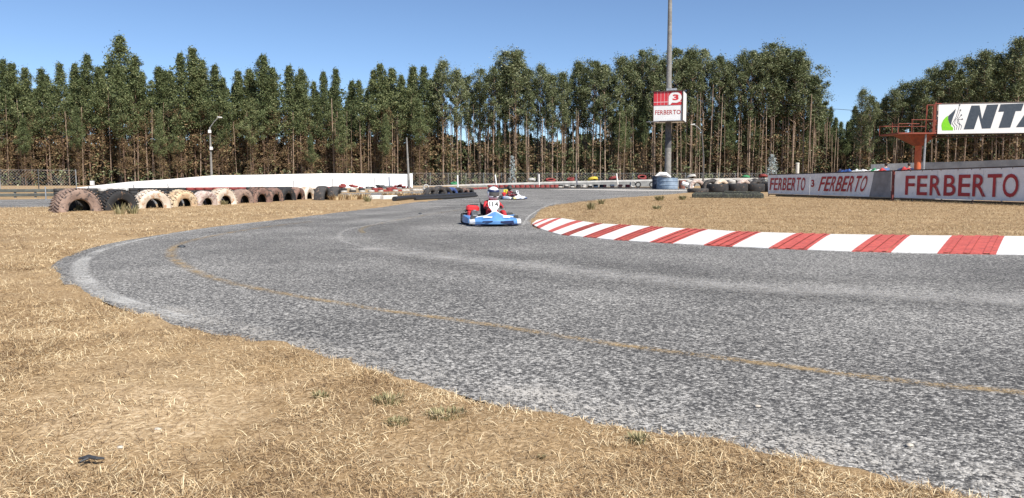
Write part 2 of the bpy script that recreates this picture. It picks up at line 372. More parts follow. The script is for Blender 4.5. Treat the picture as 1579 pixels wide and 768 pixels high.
def ribbon(name, path, w, z, m, px=True, n=8):
    P = catmull([G(*p) for p in path] if px else path, n, False)
    if not isinstance(w, (list, tuple)): w = [w] * len(P)
    else: w = list(np.interp(np.linspace(0, 1, len(P)), np.linspace(0, 1, len(w)), w))
    v = []; uv = []; ln = 0
    for i, p in enumerate(P):
        t = (P[min(i + 1, len(P) - 1)] - P[max(i - 1, 0)]).normalized(); nn = Vector((-t.y, t.x))
        if i: ln += (P[i] - P[i - 1]).length
        for s_ in (-1, 1): q = p + nn * s_ * w[i] / 2; v.append((q.x, q.y, z)); uv.append((ln, (s_ + 1) / 2))
    f = [(2 * i + 1, 2 * i, 2 * i + 2, 2 * i + 3) for i in range(len(P) - 1)]
    me = bpy.data.meshes.new(name); me.from_pydata(v, [], f); me.update()
    if me.polygons[0].normal.z < 0: me.flip_normals()
    ul = me.uv_layers.new(name='uv')
    for l in me.loops: ul.data[l.index].uv = uv[l.vertex_index]
    return tag(link(name, me, m), kind='structure')
M_DUST = mark_mat('dust_stain', (.60, .57, .52), .52, .60, 16, .7, maxa=.7)
M_DUST2 = mark_mat('pale_dust', (.60, .57, .52), .28, .50, 5, .4, maxa=.95)
M_YEL = mark_mat('yellow_line_paint', (.48, .33, .15), .44, .60, 26, .8, maxa=.62)
M_WLINE = mark_mat('white_line_paint', (.62, .61, .58), .38, .60, 12, .5, maxa=.65)
M_WLINE2 = mark_mat('worn_white_paint', (.52, .505, .48), .40, .60, 16, .8, maxa=.55)
M_RUB = mark_mat('rubber_stain', (.04, .039, .038), .36, .7, 4, 1.0, maxa=.30)
ribbon('rubber_mark', [(1800, 452), (1579, 442), (1300, 432), (1060, 422), (900, 404), (760, 390), (640, 375), (590, 362), (620, 346), (700, 332), (790, 312)], 1.7, .010, M_RUB)
ribbon('rubber_mark', [(1800, 480), (1500, 470), (1200, 456), (900, 436), (700, 412), (600, 398)], 1.4, .0105, M_RUB)
ribbon('rubber_mark', [(330, 360), (430, 349), (520, 340), (600, 331), (680, 322), (760, 308), (800, 298)], 1.6, .0108, M_RUB)
ribbon('dust_mark', [(1700, 800), (1560, 766), (1400, 738), (1240, 698), (1080, 664), (960, 644), (860, 622), (740, 598), (600, 567), (500, 542), (400, 515), (310, 494), (240, 474)], [.9, .75, .65, .55, .45, .4], .0112, M_DUST)
ribbon('dust_mark', [(1760, 476), (1400, 456), (1100, 440), (900, 420), (700, 398), (560, 384)], 1.1, .0116, M_WLINE2)
ribbon('dust_mark', [(860, 291.8), (930, 292.6), (990, 293.6), (1066, 293.8), (1130, 293.8)], [5, 8, 9, 9], .0118, M_DUST2)
ribbon('dust_mark', [(650, 291), (760, 289.6), (900, 289.4), (1000, 289.8)], 3.5, .0118, M_DUST2)
ribbon('yellow_line', [(1900, 640), (1579, 608), (1400, 591), (1220, 568), (1000, 540), (870, 521), (740, 500), (600, 481), (500, 465), (400, 447), (330, 430), (285, 411), (264, 394), (274, 379), (320, 366), (400, 352), (480, 342)], [.17, .17, .18, .24, .16], .0124, M_YEL, n=10)
ribbon('yellow_line', [(560, 360), (565, 350), (640, 335), (720, 322)], .16, .0122, mark_mat('faint_yellow_paint', (.42, .32, .17), .42, .62, 12, .5, maxa=.5))
ribbon('white_line', [(420, 341), (330, 352), (240, 366), (165, 384), (128, 403), (126, 425), (150, 449), (205, 470), (300, 496)], [.10, .14, .26, .30, .2], .0128, M_WLINE, n=10)
ribbon('white_line', [(870, 418), (700, 400), (600, 388), (545, 378), (524, 368), (532, 356), (580, 346), (640, 336)], [.16, .2], .0126, M_WLINE2, n=10)
ribbon('white_line', [(806, 348), (813, 337), (824, 328), (845, 317), (868, 310), (900, 307), (940, 304)], [.10, .13, .16], .0130, M_WLINE, n=8)
ribbon('white_line', [(0, 309.5), (100, 308), (200, 306)], .5, .012, M_WLINE, n=4)
# ================================================================== KERB
M_KR = mat('red_kerb_paint', (.56, .11, .085), (.42, .08, .065), rough=.75, scale=5, c3=(.16, .06, .055), c3p=.60, bump=.4, bscale=40)
M_KW = mat('white_kerb_paint', (.72, .72, .70), (.60, .59, .57), rough=.75, scale=5, c3=(.36, .34, .32), c3p=.62, bump=.4, bscale=40)
kb = MB()
def kpt(b, t, f):
    p = Vector(b).lerp(Vector(t), f); z = [.014, .035, .05, .065, .075, .072][int(round(f * 5))]; return (p.x, p.y, z)
for i in range(len(KB) - 1):
    b0, t0, b1, t1 = G(*KB[i][:2]), G(*KB[i][2:]), G(*KB[i + 1][:2]), G(*KB[i + 1][2:])
    mi = 0 if i % 2 == 1 else 1
    nsub = 5; nx = 1 if mi == 1 else 9
    for a in range(nx):
        u0, u1 = a / nx, (a + 1) / nx
        rb = .012 if (mi == 0 and i > 6 and a % 3 == 1) else 0
        l0, l1 = Vector(b0).lerp(Vector(b1), u0), Vector(b0).lerp(Vector(b1), u1); h0, h1 = Vector(t0).lerp(Vector(t1), u0), Vector(t0).lerp(Vector(t1), u1)
        for k in range(nsub):
            q = [kpt(l0, h0, k / 5), kpt(l1, h1, k / 5), kpt(l1, h1, (k + 1) / 5), kpt(l0, h0, (k + 1) / 5)]
            kb.add([(x, y, z + rb) for x, y, z in q], [(0, 1, 2, 3)], mi)
        q = [kpt(l0, h0, 1), kpt(l1, h1, 1)]
        kb.add([q[0], q[1], (q[1][0], q[1][1] + .02, -.02), (q[0][0], q[0][1] + .02, -.02)], [(0, 1, 2, 3)], mi)
        q = [kpt(l0, h0, 0), kpt(l1, h1, 0)]
        kb.add([q[0], q[1], (q[1][0], q[1][1] - .004, -.02), (q[0][0], q[0][1] - .004, -.02)], [(3, 2, 1, 0)], mi)
kerb = kb.build('racing_kerb', [M_KR, M_KW]); tag(kerb, kind='structure')
# ================================================================== DRY GRASS (countless: stuff)
M_STRAW = island_mat('straw', [(0, (.13, .08, .045)), (.3, (.35, .235, .125)), (.62, (.58, .425, .24)), (1, (.88, .75, .50))], rough=.7, transl=.15, patch=(1.6, .62, 0))
def blades(N, rmin, rmax, amin, amax, L0, L1, W, up, power, keep, seed, dens_noise=True):
    r = np.random.default_rng(seed)
    u = r.random(N); rr = (rmin ** power + u * (rmax ** power - rmin ** power)) ** (1 / power); a = r.uniform(R(amin), R(amax), N)
    x = rr * np.sin(a); y = rr * np.cos(a); d = in_dist(x, y, road)
    ok = (d > -.02 + (vnoise(x, y, 5, 9) - .60) * .40) & keep(x, y) & (in_dist(x, y, KPOLY) > .03)
    if dens_noise:
        bare = vnoise(x, y, .9, 21) * .45 + vnoise(x, y, 3.1, 22) * .3 + vnoise(x, y, 9, 23) * .25
        wx = x + (vnoise(x, y, 2.2, 31) - .5) * 1.1; wy = y + (vnoise(x, y, 2.2, 32) - .5) * .9; spot = np.clip(1.6 * np.exp(-(((wx + 1.95) / .5) ** 2 + ((wy - 3.8) / .4) ** 2) ** 1.5), 0, 1)
        ok &= r.random(N) < np.clip((bare - .30) * 3.6, .18, 1) * (1 - .62 * spot)
    x, y, d, rr = x[ok], y[ok], d[ok], rr[ok]; n = len(x)
    z = ground_h(x, y, d) + .002
    yaw = r.uniform(0, 2 * math.pi, n); pit = np.abs(r.normal(0, up, n)); pit = np.clip(pit, 0, 1.45)
    Ln = r.uniform(L0, L1, n) * (1 + rr * .02); w = W * r.uniform(.6, 1.3, n)
    dx = np.cos(yaw) * np.cos(pit); dy = np.sin(yaw) * np.cos(pit); dz = np.sin(pit)
    sx, sy = -np.sin(yaw), np.cos(yaw)
    droop = np.stack([dx * .5, dy * .5, dz * .5], 1) * Ln[:, None]; base = np.stack([x, y, z], 1); side = np.stack([sx, sy, r.normal(0, .35, n)], 1) * w[:, None]
    mid = base + droop + np.stack([np.zeros(n), np.zeros(n), .06 * Ln], 1); tip = base + np.stack([dx, dy, dz * .8 - .02], 1) * Ln[:, None]
    tip[:, 2] = np.maximum(tip[:, 2], base[:, 2] + .001)
    v = np.stack([base - side, base + side, mid + side * .8, mid - side * .8, tip + side * .15, tip - side * .15], 1).reshape(-1, 3)
    k = np.arange(n)[:, None] * 6
    f = np.concatenate([k + np.array([[0, 1, 2, 3]]), k + np.array([[3, 2, 4, 5]])], 0)
    return v, f
def join(parts):
    vs, fs, o = [], [], 0
    for v, f in parts: vs.append(v); fs.append(f + o); o += len(v)
    return np.vstack(vs), np.vstack(fs)
left = lambda x, y: (x < .5 * y) | (y < 3.5)
v, f = join([blades(400000, 1.6, 6.8, -50, 48, .015, .065, .0013, .42, 1.35, left, 1),
             blades(260000, 5.8, 15, -50, 10, .02, .075, .0016, .45, 1.3, left, 2),
             blades(130000, 12, 40, -45, 0, .03, .09, .0036, .45, 1.1, left, 3),
             blades(5000, 2, 9, -50, 40, .05, .12, .0016, 1.0, 1.2, left, 4)])
tag(link('dry_grass', np_mesh('dry_grass', v, f), M_STRAW), 'short dead straw grass covering the verge left of the track', 'dry grass', kind='stuff')
right_ = lambda x, y: (x > .4) & (y > 15.2)
M_STRAW2 = island_mat('brown_straw', [(0, (.17, .11, .06)), (.35, (.33, .225, .125)), (.7, (.46, .335, .19)), (1, (.64, .52, .33))], rough=.7, transl=.15, patch=(.5, .3, 0))
v, f = join([blades(190000, 15, 52, 1, 44, .03, .08, .0038, .45, 1.1, right_, 5, False)])
tag(link('dry_grass', np_mesh('dry_grass', v, f), M_STRAW2), 'mown dead grass on the island behind the red and white kerb', 'dry grass', kind='stuff')
# green weed tufts, one object per tuft
M_WEED = island_mat('weed_leaf', [(0, (.14, .13, .06)), (.5, (.27, .25, .13)), (1, (.52, .44, .26))], transl=.2)
def tuft(px, py, h, spread, n, label, cat='weed', seed=0, m=None, name='weed_tuft'):
    if py > 600: spread *= 2.2; h *= .8
    x0, y0 = G(px, py); r = random.Random(seed); mb = MB(); z0 = float(ground_h(np.array([x0]), np.array([y0]))[0])
    w = .0016 + y0 * .00035
    for i in range(n):
        a = r.uniform(0, 6.283); q = r.random() ** .5 * spread; lean = r.uniform(.1, .9); hh = h * r.uniform(.4, 1)
        bx, by = math.cos(a) * q * .5, math.sin(a) * q * .5; tx, ty = bx + math.cos(a) * lean * hh, by + math.sin(a) * lean * hh
        sx, sy = -math.sin(a) * w, math.cos(a) * w
        mx_, my_ = (bx + tx) / 2, (by + ty) / 2
        mb.add([(bx - sx, by - sy, 0), (bx + sx, by + sy, 0), (mx_ + sx, my_ + sy, hh * .65), (mx_ - sx, my_ - sy, hh * .65), (tx, ty, hh)], [(0, 1, 2, 3), (3, 2, 4)])
    o = mb.build(name, m or M_WEED); o.location = (x0, y0, z0); return tag(o, label, cat)
tuft(612, 662, .035, .06, 160, 'small grey green grass tuft on the verge left of the larger one', seed=1)
tuft(688, 650, .04, .10, 260, 'wide grey green grass tuft at the verge edge below the track', seed=2)
tuft(598, 624, .05, .09, 170, 'pale green grass tuft close to the asphalt, upper left of the others', seed=3)
tuft(495, 617, .04, .05, 90, 'tiny green sprig in the straw, leftmost of the verge tufts', seed=4)
tuft(985, 700, .05, .05, 120, 'dry olive tuft at the asphalt edge, lower middle of photo', seed=5)
tuft(835, 722, .02, .015, 50, 'single small dark green weed low in the straw', seed=6)
tuft(1013, 324, .16, .3, 160, 'small bright green weed in the middle of the dry island', seed=7)
tuft(1017, 310, .35, .4, 160, 'taller olive weed standing near the back of the dry island', seed=8)
tuft(1052, 309, .3, .35, 120, 'olive weed on the dry island in front of the blue drum', seed=9)
tuft(912, 325, .35, .3, 90, 'thin brown weed at the left point of the dry island', seed=10)
tuft(927, 316, .3, .25, 70, 'dark seeded weed on the island beside the white line', seed=11)
for k, (a, b, hh, lb) in enumerate([(185, 332, .45, 'green weed growing in front of the black half buried tyre'), (205, 331, .4, 'green weed between the black tyre and the first white tyre'), (118, 328, .3, 'green weed inside the big rust pink tyre'), (345, 318, .25, 'short green weed at the foot of the sixth buried tyre'), (567, 312, .4, 'dark dry stalk on the tip of sandy ground beside the pipes')]):
    tuft(a, b, hh, .35, 70, lb, seed=20 + k)
# tall yellow grass strip behind the pipe
for k, (px_, py_) in enumerate([(600, 306), (620, 305.6), (640, 305), (655, 304), (560, 308), (540, 308.5), (520, 309)]):
    tuft(px_, py_, .4, 1.0, 260, ['yellow', 'tall yellow', 'dense yellow', 'sparse yellow', 'short straw', 'pale straw', 'thin straw'][k] + ' dry grass clump ' + ['left of the buried black tyres', 'in the middle behind the pipe', 'nearer the pipe bend', 'touching the buried black tyres', 'beside the white kerb blocks', 'before the second white kerb block', 'right of the tyre row end'][k], 'grass clump', seed=40 + k, m=M_STRAW, name='grass_clump')
# debris and stones
M_DEB = mat('dark_debris', (.06, .07, .08), (.03, .03, .035), rough=.6)
mb = MB(); mb.tube([(-.05, 0, .012), (-.01, .006, .02), (.03, -.004, .016), (.055, .012, .01)], [.005, .009, .008, .004], 7)
mb.tube([(-.01, 0, .015), (-.03, -.03, .01)], [.007, .003], 6)
o = mb.build('rubber_scrap', M_DEB, smooth=True); x, y = G(140, 722); o.location = (x, y, .03); tag(o, 'dark scrap of rubber lying in the straw at bottom left', 'debris')
M_STONE = mat('pale_stone', (.55, .5, .43), (.4, .36, .3), rough=.9)
def stone(px, py, s, lb, m=M_STONE, z=.012, seed=0):
    bm = bmesh.new(); bmesh.ops.create_icosphere(bm, subdivisions=2, radius=s)
    for v_ in bm.verts: v_.co *= 1 + .35 * mnoise.noise(v_.co * (1.4 / s) + Vector((seed, 0, 0))); v_.co.z *= .55; v_.co.x *= 1.3
    me = bpy.data.meshes.new('stone'); bm.to_mesh(me); bm.free(); o = link('stone', me, m, None, True); x, y = G(px, py); o.location = (x, y, z + s * .2); tag(o, lb, 'stone')
stone(1402, 691, .014, 'white pebble lying on the asphalt at lower right', seed=1)
stone(1168, 630, .013, 'pale pebble on the asphalt below the yellow line', seed=2)
stone(186, 700, .012, 'small white stone in the straw right of the rubber scrap', z=.03, seed=3)
stone(243, 672, .014, 'flat white chip on the bare earth near the bottom left', z=.03, seed=4)
stone(280, 382, .05, 'dark clod of rubber on the asphalt inside the left bend', M_DEB, seed=5)
stone(1240, 718, .015, 'brown stone at the asphalt edge near the bottom', M_STONE, seed=6)
stone(648, 330, .05, 'small dark lump on asphalt left of the leading kart', M_DEB, seed=7)
# ================================================================== TYRES
def tyre_mb(Rt, W, n=40, rim=.58, lugs=0, flip=1):
    """axis along local y, centre at origin"""
    h = W / 2; r0 = Rt * rim
    prof = [(r0, -h * .62), (r0 + .04 * Rt, -h * .82), (Rt * .72, -h * .98), (Rt * .86, -h * .97), (Rt * .95, -h * .84), (Rt * .985, -h * .6), (Rt, 0), (Rt * .985, h * .6), (Rt * .95, h * .84), (Rt * .86, h * .97), (Rt * .72, h * .98), (r0 + .04 * Rt, h * .82), (r0, h * .62), (r0 + .10 * Rt, h * .5), (Rt * .86, h * .7), (Rt * .9, 0), (Rt * .86, -h * .7), (r0 + .10 * Rt, -h * .5)]
    M = Matrix.Rotation(R(90), 4, 'X'); mb = MB(); mb.lathe(prof, n, M, closed=True)
    mb.m = [1 if k // n >= 12 else 0 for k in range(len(mb.f))]
    for k in range(lugs):
        for s_ in (-1, 1):
            a = 2 * math.pi * (k + (.25 if s_ > 0 else -.25)) / lugs
            rot = Matrix.Rotation(a, 3, 'Y') @ Matrix.Rotation(s_ * R(22), 3, 'Z')
            c = Vector((math.sin(a) * Rt * .995, s_ * h * .48, math.cos(a) * Rt * .995))
            mb.box(c, (2 * math.pi * Rt / lugs * .5, h * .92, Rt * .05), Matrix.Rotation(a, 3, 'Y') @ Matrix.Rotation(s_ * R(20), 3, 'Z'), bev=.01)
    return mb
M_INNER = mat('tyre_inside', (.015, .015, .015), (.03, .026, .022), rough=.9)
def groove(mb, Rt, W):
    for y in (-W * .22, 0, W * .22):
        pass
def paint_tyre(name, c1, c2, c3, c3p=.52, scale=2.3):
    return mat(name, c1, c2, rough=.85, scale=scale, c3=c3, c3p=c3p + .03, bump=.5, bscale=14, detail=7)
PT = {
 'rustpink': paint_tyre('rust_pink_tyre', (.34, .24, .19), (.21, .145, .115), (.07, .055, .05), 0.53),
 'black': paint_tyre('black_tyre', (.035, .035, .037), (.02, .02, .021), (.20, .12, .07), 0.59),
 'white': paint_tyre('white_painted_tyre', (.66, .61, .53), (.48, .40, .31), (.40, .24, .14), 0.53),
 'cream': paint_tyre('cream_painted_tyre', (.62, .52, .36), (.52, .36, .22), (.10, .07, .05), 0.55),
 'whitepink': paint_tyre('white_pink_tyre', (.60, .54, .49), (.42, .33, .28), (.25, .16, .14), 0.51),
 'pink': paint_tyre('faded_pink_tyre', (.36, .26, .21), (.26, .16, .14), (.55, .48, .44), 0.57),
 'brown': paint_tyre('brown_tyre', (.26, .16, .12), (.18, .11, .09), (.05, .045, .04), 0.51),
 'dark': paint_tyre('charcoal_tyre', (.06, .058, .058), (.035, .034, .034), (.18, .13, .10), 0.57)}
spec = [('rustpink', .93, 'big rust pink tractor tyre half buried, first and largest of the row'), ('black', .86, 'black tractor tyre half buried next to the rust pink one'), ('white', .82, 'chipped white tyre half buried right of the black one'), ('cream', .78, 'cream and tan tyre half buried, fourth in the row'),
 ('whitepink', .68, 'small peeling white tyre, fifth in the half buried row'), ('white', .76, 'white and pink tyre half buried, sixth in the row'), ('rustpink', .72, 'rusty pink tyre half buried, seventh in the row'), ('brown', .80, 'tall brown pink tyre half buried, eighth in the row'),
 ('brown', .76, 'brown tyre half buried, ninth in the row'), ('black', .78, 'black tyre half buried between brown ones, tenth in the row'), ('brown', .74, 'brown tyre half buried just before the white peaked one'), ('white', .76, 'white painted tyre half buried, last pale one of the row')]
ORD0 = ['first', 'second', 'third', 'fourth', 'fifth', 'sixth', 'seventh', 'eighth', 'ninth', 'tenth', 'eleventh', 'twelfth']
rdir = Vector((ROW[-1][0] - ROW[0][0], ROW[-1][1] - ROW[0][1])).normalized()
base_rz = math.atan2(rdir.y, rdir.x)      # axis (local -y) then faces the track
for k, ((x, y), (c, rt, lb)) in enumerate(zip(ROW, spec)):
    rt *= .86 if k < 4 else .92
    W = rt * .86
    o = tyre_mb(rt, W, 44, lugs=44 if k in (0, 1, 7) else 30 if k in (2, 3, 5) else 0, rim=.50).build('half_buried_tyre', [PT[c], M_INNER], smooth=True)
    o.location = (x, y, .11); o.rotation_euler = (R(random.uniform(-6, 6)), R(random.uniform(0, 360)), base_rz + R([-22, -12, -26, -14, -12, -14, -8, -12, -4, -6, 2, 4][k]))
    tag(o, lb, 'tyre', 'half buried tyres along the left bend')
for k in range(12):  # dark tyres added so the holes of the front row look black
    x, y = ROW[k]; rt = spec[k][1] * .80; q = Vector((-rdir.y, rdir.x)) * (spec[k][1] * .80) + rdir * (.8 if k == 0 else .25)
    o = tyre_mb(rt, rt * .7, 32, rim=.42).build('half_buried_tyre', [PT['dark'], M_INNER], smooth=True); o.location = (x + q.x, y + q.y, -.08); o.rotation_euler = (0, 0, base_rz + R(random.uniform(-10, 4)))
    tag(o, 'added dark tyre shading the hole of the %s of the half buried row' % (ORD0[k]), 'tyre', 'dark tyres added behind the half buried row')
for k, (px_, py_, rt, yaw, lb) in enumerate([(496, 309.5, .76, 74, 'dark tyre seen tread on after the white one at the row end'), (515, 308.6, .72, 80, 'dark tyre with brown inner side, very end of the row')]):
    x, y = G(px_, py_); o = tyre_mb(rt, .62, 40, rim=.56).build('half_buried_tyre', [PT['dark'], M_INNER], smooth=True); o.location = (x, y + .2, .1); o.rotation_euler = (0, 0, R(yaw) + .2); tag(o, lb, 'tyre', 'half buried tyres along the left bend')
# small tyres: one mesh per colour, copied
CM = {'black': M_TYREH, 'red': mat('red_painted_rubber', (.30, .05, .045), (.19, .04, .038), rough=.8, scale=3, c3=(.08, .04, .04), c3p=.62), 'white': mat('white_painted_rubber', (.58, .57, .54), (.36, .35, .33), rough=.8, scale=3, c3=(.08, .075, .07), c3p=.60),
      'yellow': mat('yellow_painted_rubber', (.70, .52, .06), (.5, .36, .05), rough=.8), 'green': mat('green_painted_rubber', (.06, .28, .12), (.04, .18, .08), rough=.8), 'blue': mat('blue_painted_rubber', (.05, .10, .28), (.04, .06, .16), rough=.8), 'grey': mat('grey_painted_rubber', (.20, .20, .20), (.12, .12, .12), rough=.8)}
SMALL = {}
def car_tyre(c, x, y, z, label, lie=True, yaw=0.0, s=1.0, tilt=0.0, group='painted car tyres lining the track'):
    if c not in SMALL:
        o = tyre_mb(.31, .20, 22, rim=.6).build('tyre', [CM[c], M_INNER], smooth=True); SMALL[c] = o; first = True
    else: o = SMALL[c].copy(); COL.objects.link(o)
    for k_ in list(o.keys()): del o[k_]
    o.location = (x, y, z + (.10 * s if lie else .31 * s)); o.rotation_euler = (R(90) + tilt if lie else tilt, 0, yaw); o.scale = (s, s, s)
    return tag(o, label, 'tyre', group)
ORD = ['first', 'second', 'third', 'fourth', 'fifth', 'sixth', 'seventh', 'eighth', 'ninth', 'tenth', 'eleventh', 'twelfth', 'thirteenth', 'fourteenth', 'fifteenth', 'sixteenth', 'seventeenth', 'eighteenth', 'nineteenth', 'twentieth', 'twenty-first', 'twenty-second', 'twenty-third', 'twenty-fourth', 'twenty-fifth', 'twenty-sixth', 'twenty-seventh', 'twenty-eighth']
def run(px0, px1, py0, py1, cols, where, dx=.64, zfun=None, s=1.0, lie=True, yaw=0., levels=1):
    a, b = Vector(G(px0, py0)), Vector(G(px1, py1)); L = (b - a).length; n = max(1, int(L / (dx * s)))
    for i in range(n + 1):
        p = a.lerp(b, i / max(n, 1)); c = cols[i % len(cols)] if not callable(cols) else cols(i / n)
        for lv in range(levels):
            cc = c[lv] if isinstance(c, (tuple, list)) else c
            if cc is None: continue
            nm = {'black': 'dusty black', 'grey': 'faded grey'}.get(cc, cc + ' painted')
            pos = '' if levels == 1 else (' at bottom' if lv == 0 else ' on top' if lv == levels - 1 else ' in middle')
            car_tyre(cc, p.x + random.uniform(-.05, .05), p.y + random.uniform(-.1, .1), lv * .2 * s + .0, '%s tyre%s, %s from left %s' % (nm, pos, ORD[min(i, 27)], where), lie, yaw + random.uniform(-.15, .15), s * random.uniform(.92, 1.06), group='tyres ' + where)
W_, B_, R_ = 'white', 'black', 'red'
run(530, 572, 297.0, 296.4, [(W_, B_), (B_, W_), (W_, B_), (W_, None)], 'in white run by sand strip', levels=2, dx=.8)
run(578, 616, 296.2, 295.3, [(R_, R_), (W_, R_), (R_, None)], 'in red run by sand strip', levels=2, dx=.75)
run(622, 668, 295.1, 293.4, [W_, W_, 'grey', W_], 'in pale run left of black tyres', dx=.8)
car_tyre(W_, *G(657, 293.6), 0, 'white tyre standing upright behind the half buried black tyres', lie=False, yaw=.3, s=1.1)
run(722, 746, 292.8, 291.4, [R_, R_, B_], 'in low red run left of far kart', dx=.8)
run(756, 858, 290.6, 289.6, lambda t: (R_, R_), 'in red barrier beyond far kart', levels=2, dx=.78, s=1.1)
run(864, 928, 289.5, 289.2, lambda t: (B_ if int(t * 10) % 3 == 1 else W_, W_ if int(t * 10) % 2 else B_), 'in white barrier beyond track', levels=2, dx=.85, s=1.1)
run(932, 968, 289.2, 289.2, lambda t: (R_, W_ if .3 < t < .6 else R_), 'in short red barrier beyond track', levels=2, dx=.8, s=1.1)
car_tyre(W_, *G(976, 289.2), 0, 'white ring tyre standing upright before the black ones', lie=False, yaw=.1, s=1.6)
run(984, 1006, 289.3, 289.3, ['black'], 'upright beside the blue drum', lie=False, s=1.5, dx=.8)
# dark rail under the barrier
mb = MB(); a = G(752, 291.4); b = G(1008, 290.6); mb.box(((a[0] + b[0]) / 2, (a[1] + b[1]) / 2, .09), (math.hypot(b[0] - a[0], b[1] - a[1]), .12, .16), Matrix.Rotation(math.atan2(b[1] - a[1], b[0] - a[0]), 3, 'Z'), bev=.02)
tag(mb.build('guard_rail', M_BLACK), 'long low black rail in front of the red and white tyres', 'rail')
# tyre heaps before the white wall
def heap(px, py, w, cols, where, n=14, hh=.5):
    x0, y0 = G(px, py); r = random.Random(px)
    for i in range(n):
        u = r.uniform(-1, 1); z = (1 - abs(u)) * hh * r.uniform(.2, 1)
        car_tyre(cols[i % len(cols)], x0 + u * w / 2, y0 + r.uniform(-.5, .5), max(z - .05, 0), '%s tyre in the heap %s before the white wall' % ({'black': 'black', 'grey': 'grey'}.get(cols[i % len(cols)], cols[i % len(cols)] + ' painted'), where), True, r.uniform(0, 3), 1.0, r.uniform(-.35, .35), group='tyre heap ' + where)
heap(534, 290.6, 4.2, ['red'], 'left of two', 16, .6)
heap(590, 290.4, 4.0, ['grey', 'black'], 'grey one in the middle', 12, .5)
heap(618, 290.2, 2.6, ['red'], 'beside the wall end', 8, .4)
# barrier of stacked tyres behind the buried row
a, b = Vector(G(92, 306)), Vector(G(500, 299.5)); n = 30
for i in range(n + 1):
    p = a.lerp(b, i / n)
    for lv in range(3):
        c = 'black'
        if lv == 2 and 13 <= i <= 19: c = 'red'
        if lv == 2 and 4 <= i <= 6: c = 'white'
        if lv == 2 and i > 25: continue
        car_tyre(c, p.x, p.y, lv * .215, '%s tyre, %s layer of %s stack from left behind the half buried row' % ({'black': 'black'}.get(c, c + ' painted'), ['bottom', 'middle', 'top'][lv], ORD[min(i, 27)] if i < 28 else 'far end'), True, random.uniform(0, 3), 1.07, group='stacked tyre barrier behind the half buried row')
# six half buried black tyres by the pipes
for k, px_ in enumerate([664, 677, 687, 696, 706, 715, 723]):
    x, y = G(px_, 304.2 - k * .35); rt = [.66, .74, .66, .62, .60, .58, .58][k]
    c = ['dark', 'dark', 'black', 'dark', 'black', 'brown', 'dark'][k]
    o = tyre_mb(rt, .45, 30, rim=.58).build('half_buried_tyre', [PT[c] if k != 3 else CM['blue'], M_INNER], smooth=True); o.location = (x, y, .04); o.rotation_euler = (0, 0, R(52 + k * 2))
    tag(o, ['charcoal tyre half buried, nearest end of the pipe group', 'tallest charcoal tyre half buried in the pipe group', 'black tyre half buried, third of the pipe group', 'blue painted tyre half buried in the pipe group', 'black tyre half buried right of the blue one', 'brown tyre half buried near the far end of the pipe group', 'charcoal tyre half buried at the far end of the pipe group'][k], 'tyre', 'half buried tyres beside the black pipes')
def pipe(pts, r, lb, m=M_BLACK, name='drain_pipe'):
    mb = MB(); P = [(*G(*p), r + .01) for p in pts]; mb.tube(P, r, 10); return tag(mb.build(name, m, smooth=True), lb, 'pipe')
pipe([(608, 311), (630, 308.5), (660, 307), (700, 304.5), (732, 302)], .14, 'long black corrugated pipe lying along the track before the half buried tyres')
pipe([(640, 309.8), (690, 307.3), (735, 303.8)], .09, 'thinner black pipe lying beside the long pipe')
M_KBLK = mat('white_kerb_block', (.70, .69, .66), (.55, .53, .50), rough=.8, c3=(.3, .27, .23), c3p=.62)
for k, (a_, b_, lb) in enumerate([(528, 546, 'white concrete kerb block nearest the tyre row end'), (568, 586, 'grey white kerb block in the middle of the three'), (589, 611, 'longest white kerb block beside the yellow grass')]):
    p, q = Vector(G(a_, 308.2)), Vector(G(b_, 307.4)); c = (p + q) / 2; mb = MB(); mb.box((0, 0, .13), ((q - p).length, .3, .26), None, bev=.04)
    o = mb.build('kerb_block', M_KBLK); o.location = (c.x, c.y, 0); o.rotation_euler = (0, 0, math.atan2(q.y - p.y, q.x - p.x)); tag(o, lb, 'kerb block')
# ================================================================== RIGHT TYRE BARRIERS BESIDE THE BANNERS
for k, (px_, py_, rt, hh, lb) in enumerate([(1076, 297.5, .95, .42, 'flat black tractor tyre at the left end of the big tyre barrier'), (1106, 297, 1.0, .82, 'thick black tractor tyre lying flat, second in the big tyre barrier'), (1136, 296.8, 1.0, .86, 'thick black tractor tyre lying flat, third in the big tyre barrier'), (1164, 296.6, .95, .84, 'thick black tractor tyre lying flat, fourth in the big tyre barrier'), (1189, 296.6, .95, .98, 'black tractor tyre behind the edge of the first banner')]):
    x, y = G(px_, py_); o = tyre_mb(rt, hh, 36, rim=.5).build('tractor_tyre', PT['black'] if k else [PT['dark'], M_INNER], smooth=True); o.location = (x, y, hh / 2); o.rotation_euler = (R(90), 0, k); tag(o, lb, 'tyre', 'lying tractor tyres beside the banners')
for k, (px_, lb) in enumerate([(1074, 'grey white half buried tyre behind the barrier left end'), (1095, 'half buried white tyre, second behind the big barrier'), (1112, 'half buried white tyre, third behind the big barrier'), (1146, 'half buried white tyre, fourth behind the big barrier'), (1166, 'half buried grey tyre behind the fourth tractor tyre')]):
    x, y = G(px_, 293.4); o = tyre_mb(1.0, .6, 36, rim=.6).build('half_buried_tyre', [PT[['whitepink', 'dark', 'white', 'whitepink', 'dark'][k]], M_INNER], smooth=True); o.location = (x, y, .22); o.rotation_euler = (0, 0, R(15 + 5 * k)); tag(o, lb, 'tyre', 'half buried tyres behind the tractor tyres')
run(1062, 1192, 290.4, 290.0, lambda t: ('black', 'white', 'white'), 'in the pale wall before the wood', levels=3, dx=1.5, s=1.9)
run(1066, 1196, 289.0, 288.7, lambda t: 'black', 'upright on the bank before the wood', dx=1.5, s=2.1, lie=False)
